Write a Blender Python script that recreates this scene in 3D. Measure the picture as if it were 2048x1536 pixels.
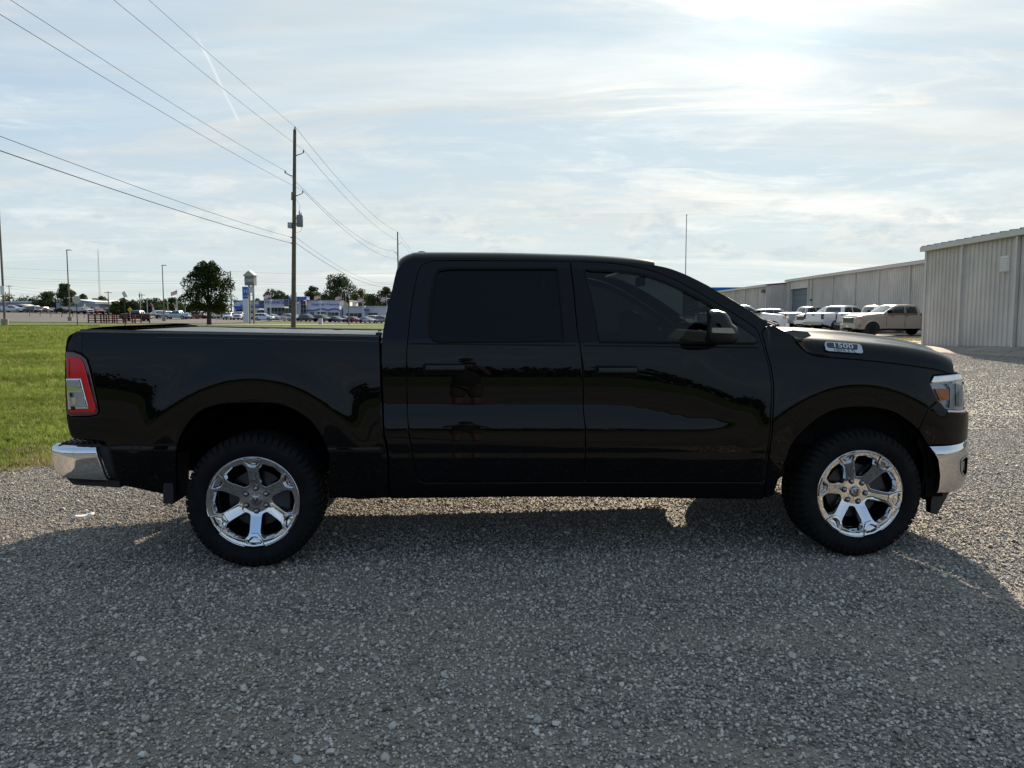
import bpy, bmesh, math, random
import numpy as np
from mathutils import Vector, Matrix
from mathutils.geometry import delaunay_2d_cdt

for o in list(bpy.data.objects): bpy.data.objects.remove(o)
S = bpy.context.scene
COL = S.collection
R = math.radians

# ------------------------------------------------------------------ camera
F, PIT, CY, CAMH = 1480.0, R(4.5), 739.43, 1.517
cam = bpy.data.cameras.new('camera'); camo = bpy.data.objects.new('camera', cam); COL.objects.link(camo)
cam.sensor_width = 36; cam.lens = 36 * F / 2048; cam.shift_y = -(768 - CY) / 2048
cam.clip_start = 0.02; cam.clip_end = 9000
camo.location = (0, 0, CAMH); camo.rotation_euler = (R(90) - PIT, 0, 0)
S.camera = camo

# ------------------------------------------------------------------ light and sky
SUN_AZ, SUN_EL = R(19.3), R(23.5)
SUN_DIR = Vector((math.sin(SUN_AZ) * math.cos(SUN_EL), math.cos(SUN_AZ) * math.cos(SUN_EL), math.sin(SUN_EL)))
sl = bpy.data.lights.new('sun', 'SUN'); slo = bpy.data.objects.new('sun', sl); COL.objects.link(slo)
sl.energy = 5.0; sl.angle = R(0.6); sl.color = (1.0, 0.85, 0.66)
slo.rotation_euler = (-SUN_DIR).to_track_quat('-Z', 'Y').to_euler()
S.view_settings.view_transform = 'Standard'; S.view_settings.look = 'None'
S.view_settings.exposure = 0.80; S.view_settings.gamma = 1.0; S.view_settings.use_curve_mapping = False
S.cycles.max_bounces = 8; S.cycles.transparent_max_bounces = 16; S.cycles.sample_clamp_indirect = 8
S.cycles.caustics_reflective = False; S.cycles.caustics_refractive = False

class NT:
    """small node-tree writer"""
    def __init__(s, tree): s.t = tree; tree.nodes.clear()
    def n(s, typ, ins=None, **kw):
        nd = s.t.nodes.new(typ)
        for k, v in kw.items(): setattr(nd, k, v)
        for k, v in (ins or {}).items(): s.set(nd, k, v)
        return nd
    def set(s, nd, k, v):
        sk = nd.inputs[k]
        if isinstance(v, bpy.types.NodeSocket): s.t.links.new(v, sk)
        elif isinstance(v, bpy.types.Node): s.t.links.new(v.outputs[0], sk)
        else:
            if sk.type == 'RGBA' and len(v) == 3: v = (*v, 1)
            sk.default_value = v
    def m(s, op, a, b=None, c=None, clamp=False):
        nd = s.t.nodes.new('ShaderNodeMath'); nd.operation = op; nd.use_clamp = clamp
        for i, v in enumerate((a, b, c)):
            if v is not None: s.set(nd, i, v)
        return nd.outputs[0]
    def vm(s, op, a, b=None, out=0):
        nd = s.t.nodes.new('ShaderNodeVectorMath'); nd.operation = op
        s.set(nd, 0, a)
        if b is not None: s.set(nd, 1 if op != 'SCALE' else 3, b)
        return nd.outputs[out]
    def mix(s, f, a, b, blend='MIX'):
        nd = s.t.nodes.new('ShaderNodeMix'); nd.data_type = 'RGBA'; nd.blend_type = blend
        s.set(nd, 0, f)
        for i, v in ((6, a), (7, b)): s.set(nd, i, v)
        return nd.outputs[2]
    def ramp(s, f, stops):
        nd = s.t.nodes.new('ShaderNodeValToRGB'); e = nd.color_ramp.elements
        while len(e) < len(stops): e.new(0.5)
        for el, (p, c) in zip(e, stops):
            el.position = p; el.color = (c, c, c, 1) if isinstance(c, (int, float)) else (*c, 1)
        s.set(nd, 0, f); return nd.outputs[0]
    def noise(s, vec, scale, detail=4, rough=0.55, dist=0.0, out=0):
        nd = s.n('ShaderNodeTexNoise', {'Scale': scale, 'Detail': detail, 'Roughness': rough, 'Distortion': dist})
        if vec is not None: s.set(nd, 'Vector', vec)
        return nd.outputs[out]
    def mapr(s, v, a, b, c, d, smooth=True):
        nd = s.n('ShaderNodeMapRange', {0: v, 1: a, 2: b, 3: c, 4: d}, interpolation_type='SMOOTHSTEP' if smooth else 'LINEAR')
        return nd.outputs[0]

W = bpy.data.worlds.new('World'); S.world = W; W.use_nodes = True
def build_world():
    g = NT(W.node_tree)
    sky = g.n('ShaderNodeTexSky', sky_type='NISHITA', sun_disc=False, sun_elevation=SUN_EL, sun_rotation=SUN_AZ,
              altitude=300, air_density=1.0, dust_density=2.2, ozone_density=1.0)
    d = g.vm('NORMALIZE', g.n('ShaderNodeTexCoord').outputs['Generated'])
    sp = g.n('ShaderNodeSeparateXYZ', {0: d}); x, y, z = sp.outputs
    zz = g.m('ADD', g.m('MAXIMUM', z, 0.0), 0.10)
    P = g.n('ShaderNodeCombineXYZ', {0: g.m('DIVIDE', x, zz), 1: g.m('DIVIDE', y, zz), 2: 0.0}).outputs[0]
    # broad veils of high cloud, warped, drawn out along one wind direction
    mp = g.n('ShaderNodeMapping', {'Vector': P, 'Rotation': (0, 0, R(-52)), 'Scale': (0.42, 1.15, 1), 'Location': (3.1, 1.4, 0)}).outputs[0]
    wv = g.vm('ADD', mp, g.vm('SCALE', g.noise(mp, 0.8, 3, 0.5, out=1), 1.1))
    ca = g.m('MAXIMUM', g.vm('DOT_PRODUCT', d, tuple(SUN_DIR), out=1), 0.0)
    veil = g.mapr(g.noise(wv, 0.62, 9, 0.60), 0.38, 0.62, 0.0, 1.0)
    fine = g.noise(g.vm('ADD', wv, (7.3, 2.1, 0)), 2.1, 10, 0.68, 0.6)
    wisp = g.mapr(fine, 0.47, 0.66, 0.0, 1.0)
    # thin ripples seen low over the horizon
    rp = g.noise(g.n('ShaderNodeMapping', {'Vector': d, 'Rotation': (0, R(8), 0), 'Scale': (9.0, 9.0, 46.0)}).outputs[0], 1.0, 8, 0.64, 0.4)
    rip = g.m('MULTIPLY', g.mapr(rp, 0.48, 0.68, 0.0, 1.0), g.m('MULTIPLY', g.mapr(z, 0.02, 0.12, 0, 1), g.mapr(z, 0.34, 0.18, 0, 1)))
    # small heaped clouds near the horizon
    low = g.noise(g.n('ShaderNodeMapping', {'Vector': d, 'Scale': (11.0, 11.0, 30.0)}).outputs[0], 1.0, 8, 0.60)
    lowm = g.m('MULTIPLY', g.mapr(low, 0.47, 0.60, 0.0, 1.0), g.m('MULTIPLY', g.mapr(z, 0.045, 0.085, 0, 1), g.mapr(z, 0.17, 0.11, 0, 1)))
    cover = g.m('ADD', 0.22, g.m('MULTIPLY', g.m('POWER', ca, 2.0), 0.66))
    dens = g.m('ADD', g.m('MULTIPLY', veil, cover), g.m('MULTIPLY', wisp, g.m('ADD', 0.14, g.m('MULTIPLY', ca, 0.46))), clamp=True)
    # forward scattering towards the sun brightens and warms thin cloud
    glow = g.m('ADD', g.m('MULTIPLY', g.m('POWER', ca, 5.0), 0.24),
               g.m('ADD', g.m('MULTIPLY', g.m('POWER', ca, 26.0), 0.20), g.m('MULTIPLY', g.m('POWER', ca, 260.0), 1.8)))
    shade = g.mapr(g.noise(g.vm('ADD', wv, (1.7, 9.2, 3.0)), 1.5, 8, 0.62), 0.30, 0.70, 0.80, 1.12)
    ccol = g.mix(g.m('MULTIPLY', glow, 1.0, clamp=True), (5.65, 5.85, 5.65), (7.2, 6.85, 6.1))
    ccol = g.vm('SCALE', ccol, g.m('MULTIPLY', shade, g.m('ADD', 1.0, g.m('MULTIPLY', glow, 0.46))))
    nis = g.vm('MINIMUM', sky.outputs[0], (4.6, 5.2, 5.9))
    side = g.m('ADD', 0.5, g.m('MULTIPLY', g.vm('DOT_PRODUCT', d, tuple(SUN_DIR), out=1), 0.5))
    base = g.mix(0.62, nis, g.mix(side, (1.9, 3.45, 6.2), (3.0, 4.2, 5.2)))
    base = g.mix(g.m('MULTIPLY', g.m('POWER', side, 3.0), 0.36), base, (5.2, 5.75, 5.7))
    base = g.mix(g.m('MULTIPLY', g.mapr(z, 0.0, 0.26, 0.70, 0.0), g.m('POWER', side, 1.5)), base, (5.3, 5.85, 5.5))
    base = g.vm('SCALE', base, g.m('ADD', 1.0, g.m('MULTIPLY', glow, 0.30)))
    col = g.mix(dens, base, ccol)
    col = g.mix(g.m('MULTIPLY', rip, 0.30), col, g.vm('SCALE', ccol, 1.14))
    lsh = g.mapr(g.noise(g.n('ShaderNodeMapping', {'Vector': d, 'Scale': (26.0, 26.0, 70.0)}).outputs[0], 1.0, 5, 0.6), 0.35, 0.62, 0.0, 1.0)
    col = g.mix(g.m('MULTIPLY', lowm, 0.55), col, g.mix(lsh, (3.9, 4.6, 5.1), (6.3, 6.35, 6.0)))
    # a vapour trail between two directions
    def dirv(az, el): return Vector((math.sin(R(az)) * math.cos(R(el)), math.cos(R(az)) * math.cos(R(el)), math.sin(R(el))))
    a, b = dirv(-22.9, 19.3), dirv(-19.8, 13.2)
    nrm = a.cross(b).normalized(); t = (b - a).normalized(); L = (b - a).length
    wob = g.m('MULTIPLY', g.m('SUBTRACT', g.noise(d, 22, 3), 0.5), 0.004)
    off = g.m('ABSOLUTE', g.m('ADD', g.vm('DOT_PRODUCT', d, tuple(nrm), out=1), wob))
    al = g.m('DIVIDE', g.m('SUBTRACT', g.vm('DOT_PRODUCT', d, tuple(t), out=1), a.dot(t)), L)
    tr = g.m('MULTIPLY', g.mapr(off, 0.0004, 0.0026, 1, 0), g.m('MULTIPLY', g.mapr(al, 0.0, 0.35, 0, 1), g.mapr(al, 0.97, 1.0, 1, 0)))
    tr = g.m('MULTIPLY', tr, g.mapr(g.noise(d, 60, 3), 0.3, 0.6, 0.45, 0.9))
    col = g.mix(g.m('MULTIPLY', tr, 0.6), col, (6.6, 6.8, 6.9))
    bg = g.n('ShaderNodeBackground', {'Color': col, 'Strength': 0.082})
    g.n('ShaderNodeOutputWorld', {0: bg})
build_world()

# ------------------------------------------------------------------ helpers
def tag(o, label=None, cat=None, group=None, kind=None):
    if label: o['label'] = label
    if cat: o['category'] = cat
    if group: o['group'] = group
    if kind: o['kind'] = kind
    return o
def empty(name, loc=(0, 0, 0), rz=0.0, label=None, cat=None, group=None, parent=None):
    o = bpy.data.objects.new(name, None); COL.objects.link(o); o.location = loc; o.rotation_euler = (0, 0, rz); o.empty_display_size = .2
    if parent: o.parent = parent
    return tag(o, label, cat, group)
def ob(name, me, parent=None, mat=None):
    o = bpy.data.objects.new(name, me); COL.objects.link(o)
    if parent is not None: o.parent = parent
    if mat is not None and not me.materials: me.materials.append(mat)
    return o
def mesh(name, V, Fc, mat=None, parent=None, smooth=False, normals=None):
    me = bpy.data.meshes.new(name); me.from_pydata([tuple(map(float, v)) for v in V], [], [tuple(int(i) for i in f) for f in Fc]); me.update()
    if smooth: me.shade_smooth()
    if normals is not None: me.normals_split_custom_set(normals)
    return ob(name, me, parent, mat)
def recalc(o):
    bm = bmesh.new(); bm.from_mesh(o.data); bmesh.ops.recalc_face_normals(bm, faces=bm.faces); bm.to_mesh(o.data); bm.free(); return o
class MB:
    """collects boxes, tubes, lathes, prisms; build() links one mesh"""
    def __init__(s): s.V = []; s.F = []
    def add(s, V, Fc):
        k = len(s.V); s.V += [tuple(v) for v in V]; s.F += [tuple(i + k for i in f) for f in Fc]; return s
    def box(s, x0, x1, y0, y1, z0, z1):
        return s.add([(x, y, z) for z in (z0, z1) for y in (y0, y1) for x in (x0, x1)],
                     [(0, 2, 3, 1), (4, 5, 7, 6), (0, 1, 5, 4), (2, 6, 7, 3), (0, 4, 6, 2), (1, 3, 7, 5)])
    def tube(s, pts, r, n=8, cap=True, r2=None):
        pts = [Vector(p) for p in pts]; N = len(pts); V = []; Fc = []
        up = None
        for i, p in enumerate(pts):
            t = (pts[min(i + 1, N - 1)] - pts[max(i - 1, 0)]).normalized()
            if up is None: up = t.orthogonal().normalized()
            up = (up - t * up.dot(t)).normalized(); sd = t.cross(up)
            rr = (r[i] if isinstance(r, (list, tuple)) else (r if r2 is None else r + (r2 - r) * i / (N - 1)))
            V += [p + (up * math.cos(2 * math.pi * k / n) + sd * math.sin(2 * math.pi * k / n)) * rr for k in range(n)]
        for i in range(N - 1):
            for k in range(n): Fc.append((i * n + k, i * n + (k + 1) % n, (i + 1) * n + (k + 1) % n, (i + 1) * n + k))
        if cap: Fc += [tuple(range(n))[::-1], tuple((N - 1) * n + k for k in range(n))]
        return s.add(V, Fc)
    def lathe(s, prof, c=(0, 0, 0), axis='z', n=24, closed=False):
        V = []; Fc = []; m_ = len(prof)
        for k in range(n):
            a = 2 * math.pi * k / n
            for r, h in prof:
                p = (r * math.cos(a), r * math.sin(a), h) if axis == 'z' else (r * math.cos(a), h, r * math.sin(a))
                V.append((p[0] + c[0], p[1] + c[1], p[2] + c[2]))
        for k in range(n):
            k2 = (k + 1) % n
            for j in range(m_ - (0 if closed else 1)):
                j2 = (j + 1) % m_
                Fc.append((k * m_ + j, k2 * m_ + j, k2 * m_ + j2, k * m_ + j2))
        return s.add(V, Fc)
    def prism(s, poly, d0, d1, axis='y'):
        n = len(poly)
        f = (lambda a, b, d: (a, d, b)) if axis == 'y' else ((lambda a, b, d: (d, a, b)) if axis == 'x' else (lambda a, b, d: (a, b, d)))
        V = [f(a, b, d0) for a, b in poly] + [f(a, b, d1) for a, b in poly]
        Fc = [tuple(range(n)), tuple(range(2 * n - 1, n - 1, -1))] + [(i, n + i, n + (i + 1) % n, (i + 1) % n) for i in range(n)]
        return s.add(V, Fc)
    def build(s, name, mat, parent=None, smooth=False, fix=True, bevel=0.0):
        o = mesh(name, s.V, s.F, mat, parent, False)
        if fix: recalc(o)
        if bevel:
            bm = bmesh.new(); bm.from_mesh(o.data); bmesh.ops.bevel(bm, geom=bm.edges[:], offset=bevel, segments=2, affect='EDGES', profile=.5); bm.to_mesh(o.data); bm.free()
        if smooth: o.data.shade_auto_smooth() if hasattr(o.data, 'shade_auto_smooth') else smooth_angle(o)
        return o
def smooth_angle(o, ang=40):
    o.data.shade_smooth()
    try: o.data.set_sharp_from_angle(angle=R(ang))
    except Exception: pass
def pchip(xs, ys):
    xs = np.asarray(xs, float); ys = np.asarray(ys, float); h = np.diff(xs); dl = np.diff(ys) / h; d = np.zeros(len(xs))
    for i in range(1, len(xs) - 1):
        if dl[i - 1] * dl[i] > 0:
            w1, w2 = 2 * h[i] + h[i - 1], h[i] + 2 * h[i - 1]; d[i] = (w1 + w2) / (w1 / dl[i - 1] + w2 / dl[i])
    d[0], d[-1] = dl[0], dl[-1]
    def f(x):
        x = np.clip(np.asarray(x, float), xs[0], xs[-1]); i = np.clip(np.searchsorted(xs, x) - 1, 0, len(h) - 1); t = (x - xs[i]) / h[i]
        return (2*t**3 - 3*t**2 + 1) * ys[i] + (t**3 - 2*t**2 + t) * h[i] * d[i] + (-2*t**3 + 3*t**2) * ys[i+1] + (t**3 - t**2) * h[i] * d[i+1]
    return f
def sstep(a, b, x):
    t = np.clip((np.asarray(x, float) - a) / (b - a), 0, 1); return t * t * (3 - 2 * t)
def inside(P, poly):
    x, y = P[:, 0], P[:, 1]; r = np.zeros(len(P), bool); n = len(poly)
    for i in range(n):
        (x1, y1), (x2, y2) = poly[i], poly[(i + 1) % n]
        c = (y1 > y) != (y2 > y)
        with np.errstate(divide='ignore', invalid='ignore'): r ^= c & (x < (x2 - x1) * (y - y1) / (y2 - y1 + 1e-30) + x1)
    return r
def dense(poly, step):
    out = []; n = len(poly)
    for i in range(n):
        a = np.array(poly[i], float); b = np.array(poly[(i + 1) % n], float); k = max(1, int(np.ceil(np.linalg.norm(b - a) / step)))
        out += [a + (b - a) * j / k for j in range(k)]
    return np.array(out)
def rounded(poly, r, seg=5):
    """round polygon corners: r a number or list"""
    out = []; n = len(poly)
    for i in range(n):
        p0, p, p1 = (Vector(poly[(i + k) % n]) for k in (-1, 0, 1)); rr = r[i] if isinstance(r, (list, tuple)) else r
        a, b = p0 - p, p1 - p; l = min(rr, a.length * .49, b.length * .49)
        if l < 1e-4: out.append(tuple(p)); continue
        s_, e = p + a.normalized() * l, p + b.normalized() * l
        for k in range(seg + 1):
            t = k / seg; out.append(tuple(s_ * (1 - t) ** 2 + p * 2 * t * (1 - t) + e * t * t))
    return out
def spline(pts, n=4):
    """open Catmull-Rom through 2D points"""
    P = [np.array(p, float) for p in pts]; out = []
    for i in range(len(P) - 1):
        p0, p1, p2, p3 = P[max(i - 1, 0)], P[i], P[i + 1], P[min(i + 2, len(P) - 1)]
        for k in range(n):
            t = k / n; out.append(tuple(.5 * (2*p1 + (p2 - p0)*t + (2*p0 - 5*p1 + 4*p2 - p3)*t*t + (3*p1 - p0 - 3*p2 + p3)*t**3)))
    out.append(tuple(P[-1])); return out
def cdt_panel(name, outline, D, mat, parent, holes=(), step=.03, rows=(), inner=.03, mirror=None, ring=.007, tilt=.5, off=0.0, to3=None, draft=0.0):
    """sheet cut to a 2-D outline (x,z), pushed to depth D(x,z), edges turned in by `inner`; smooth normals from D"""
    loops = [dense(l, step) for l in [outline, *holes]]; polys = [np.array(l, float) for l in [outline, *holes]]
    V2 = []; E = []; nb = 0; bnorm = []
    for li, l in enumerate(loops):
        n = len(l); A = .5 * np.sum(l[:, 0] * np.roll(l[:, 1], -1) - np.roll(l[:, 0], -1) * l[:, 1])
        tv = np.roll(l, -1, 0) - np.roll(l, 1, 0); tv /= np.linalg.norm(tv, axis=1)[:, None] + 1e-12
        nv = np.stack([tv[:, 1], -tv[:, 0]], 1) * (1 if A > 0 else -1) * (1 if li == 0 else -1)
        V2 += list(l); bnorm += list(nv); E += [(nb + i, nb + (i + 1) % n) for i in range(n)]; nb += n
    B = np.array(V2); BN = np.array(bnorm)
    def ok(P):
        r = inside(P, polys[0])
        for h in polys[1:]: r &= ~inside(P, h)
        return r
    lo, hi = B.min(0), B.max(0)
    xs = np.arange(lo[0], hi[0] + step, step); zs = np.unique(np.round(np.concatenate([np.arange(lo[1], hi[1] + step, step), [r_ for r_ in rows if lo[1] < r_ < hi[1]]]), 4))
    G = np.array([(x, z) for x in xs for z in zs]); G = G[ok(G)]
    if len(G):
        keep = np.ones(len(G), bool)
        for k in range(0, len(G), 512):
            keep[k:k + 512] = np.min(((G[k:k + 512, None] - B[None]) ** 2).sum(2), 1) > (step * .4) ** 2
        G = G[keep]
    RG = B - BN * ring if ring else np.zeros((0, 2))
    if len(RG): RG = RG[ok(RG)]
    allp = np.concatenate([B, RG, G]) if len(G) else np.concatenate([B, RG])
    res = delaunay_2d_cdt([Vector(p) for p in allp], E, [], 0, 1e-6)
    P = np.array([tuple(v) for v in res[0]]); T = np.array([f for f in res[2] if len(f) == 3]); orig = res[3]
    T = T[ok(P[T].mean(1))]
    ar = (P[T[:, 1], 0]-P[T[:, 0], 0])*(P[T[:, 2], 1]-P[T[:, 0], 1])-(P[T[:, 1], 1]-P[T[:, 0], 1])*(P[T[:, 2], 0]-P[T[:, 0], 0])
    T[ar < 0] = T[ar < 0][:, ::-1]
    e = 1e-3
    d = D(P[:, 0], P[:, 1]) + off; dx = (D(P[:, 0] + e, P[:, 1]) - D(P[:, 0] - e, P[:, 1])) / (2 * e); dz = (D(P[:, 0], P[:, 1] + e) - D(P[:, 0], P[:, 1] - e)) / (2 * e)
    N = np.stack([dx, -np.ones_like(dx), dz], 1); N /= np.linalg.norm(N, axis=1)[:, None]
    bid = {}
    for vi, os_ in enumerate(orig):
        for oi in os_:
            if oi < nb: bid[oi] = vi
    for oi, vi in bid.items():
        N[vi] += tilt * np.array([BN[oi][0], 0, BN[oi][1]]); N[vi] /= np.linalg.norm(N[vi])
    V = [(P[i, 0], d[i], P[i, 1]) for i in range(len(P))]; Fc = [tuple(t) for t in T]; LN = [N[i] for t in Fc for i in t]
    if inner:
        k0 = 0
        for l in loops:
            n = len(l); base = len(V); ids = [bid[k0 + i] for i in range(n)]
            for i in range(n): V.append(V[ids[i]])
            for i in range(n): V.append((V[ids[i]][0] + BN[k0 + i][0] * draft * (k0 > 0), V[ids[i]][1] + inner, V[ids[i]][2] + BN[k0 + i][1] * draft * (k0 > 0)))
            for i in range(n):
                j = (i + 1) % n; q = (base + j, base + i, base + n + i, base + n + j); Fc.append(q)
                for v in (j, i, i, j): b_ = BN[k0 + v]; LN.append((b_[0], -.3 - draft * 40, b_[1]))
            k0 += n
    if mirror is not None:
        V = [(x, mirror - y, z) for x, y, z in V]; Fc2 = []; L2 = []; k = 0
        for f in Fc:
            m_ = len(f); ln = LN[k:k + m_]; k += m_; Fc2.append(f[::-1]); L2 += [(a, -b, c) for a, b, c in ln[::-1]]
        Fc, LN = Fc2, L2
    if to3: V = [to3(*v) for v in V]
    return mesh(name, V, Fc, mat, parent, True, None if to3 else [tuple(map(float, v)) for v in LN])
def grid(name, P, mat, parent, closed_u=False, flip=False, smooth=True, thick=0):
    """P: array (nu,nv,3)"""
    nu, nv = P.shape[:2]; V = P.reshape(-1, 3); Fc = []
    for i in range(nu - (0 if closed_u else 1)):
        for j in range(nv - 1):
            a, b, c, d = i * nv + j, ((i + 1) % nu) * nv + j, ((i + 1) % nu) * nv + j + 1, i * nv + j + 1
            Fc.append((a, d, c, b) if flip else (a, b, c, d))
    o = mesh(name, V, Fc, mat, parent, smooth)
    if thick:
        m_ = o.modifiers.new('s', 'SOLIDIFY'); m_.thickness = thick; m_.offset = -1
    return o
def text_mesh(name, s, size, mat, parent, loc, rot, depth=.004, align='CENTER', sx=1.0, shear=0.0):
    cu = bpy.data.curves.new(name, 'FONT'); cu.body = s; cu.size = size; cu.extrude = depth; cu.align_x = align; cu.align_y = 'CENTER'; cu.shear = shear
    cu.resolution_u = 3
    t = bpy.data.objects.new(name, cu); COL.objects.link(t); bpy.context.view_layer.update()
    me = bpy.data.meshes.new_from_object(t.evaluated_get(bpy.context.evaluated_depsgraph_get())); me.name = name
    bpy.data.objects.remove(t); me.materials.clear(); me.materials.append(mat)
    me.transform(Matrix.Diagonal((sx, 1, 1, 1)))
    o = ob(name, me, parent); o.location = loc; o.rotation_euler = rot; return o

def ray(u, v):
    c, s = math.cos(PIT), math.sin(PIT); a = (u - 1024) / F; b = -(v - CY) / F
    return Vector((a, c + b * s, -s + b * c))
def at(u, v, Y):
    """photograph column u, row v seen at Y metres ahead of the photographer -> world point (survey helper)"""
    d = ray(u, v); p = d * (Y / d.y); p.z += CAMH; return p
def gz(x, y):
    """gentle fall of the far ground towards the car lots"""
    return float(sstep(62, 185, y)) * min(1.25, max(-1.55, -.0236 * (x + 88)))
def gpt(u, Y, dz=0.0):
    p = at(u, 640, Y); return Vector((p.x, p.y, gz(p.x, p.y) + dz))

# ------------------------------------------------------------------ materials
MATS = {}
def mat(name, col=(.5, .5, .5), rough=.5, metal=0.0, coat=0.0, spec=.5, var=0.0, vscale=8.0, bump=0.0, bscale=60.0, emit=None, coord='Object', coatr=.03):
    if name in MATS: return MATS[name]
    m = bpy.data.materials.new(name); m.use_nodes = True; MATS[name] = m; g = NT(m.node_tree)
    b = g.n('ShaderNodeBsdfPrincipled', {'Base Color': col, 'Roughness': rough, 'Metallic': metal, 'Coat Weight': coat, 'Coat Roughness': coatr, 'Specular IOR Level': spec})
    if var or bump:
        tc = g.n('ShaderNodeTexCoord').outputs[coord]
        if var:
            nz = g.mapr(g.noise(tc, vscale, 5, .6), .3, .7, 1 - var, 1 + var, False)
            g.set(b, 'Base Color', g.vm('SCALE', g.n('ShaderNodeRGB').outputs[0], nz)); m.node_tree.nodes['RGB'].outputs[0].default_value = (*col, 1)
            g.set(b, 'Roughness', g.m('MULTIPLY', rough, g.mapr(g.noise(tc, vscale * 1.7, 4), .3, .7, .85, 1.15, False)))
        if bump:
            g.set(b, 'Normal', g.n('ShaderNodeBump', {'Height': g.noise(tc, bscale, 5, .6), 'Strength': bump, 'Distance': .02}))
    if emit: g.set(b, 'Emission Color', col); g.set(b, 'Emission Strength', emit)
    g.n('ShaderNodeOutputMaterial', {0: b}); return m
def glass(name, tint, refl=1.0, rough=.0, base=(0.004, 0.005, 0.006)):
    if name in MATS: return MATS[name]
    m = bpy.data.materials.new(name); m.use_nodes = True; MATS[name] = m; g = NT(m.node_tree)
    fr = g.n('ShaderNodeFresnel', {'IOR': 1.5})
    tr = g.n('ShaderNodeBsdfTransparent', {'Color': tint}); gl = g.n('ShaderNodeBsdfGlossy', {'Color': (1, 1, 1), 'Roughness': rough})
    mx = g.n('ShaderNodeMixShader', {0: g.m('MULTIPLY', fr, refl), 1: tr, 2: gl})
    g.n('ShaderNodeOutputMaterial', {0: mx}); return m

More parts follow.
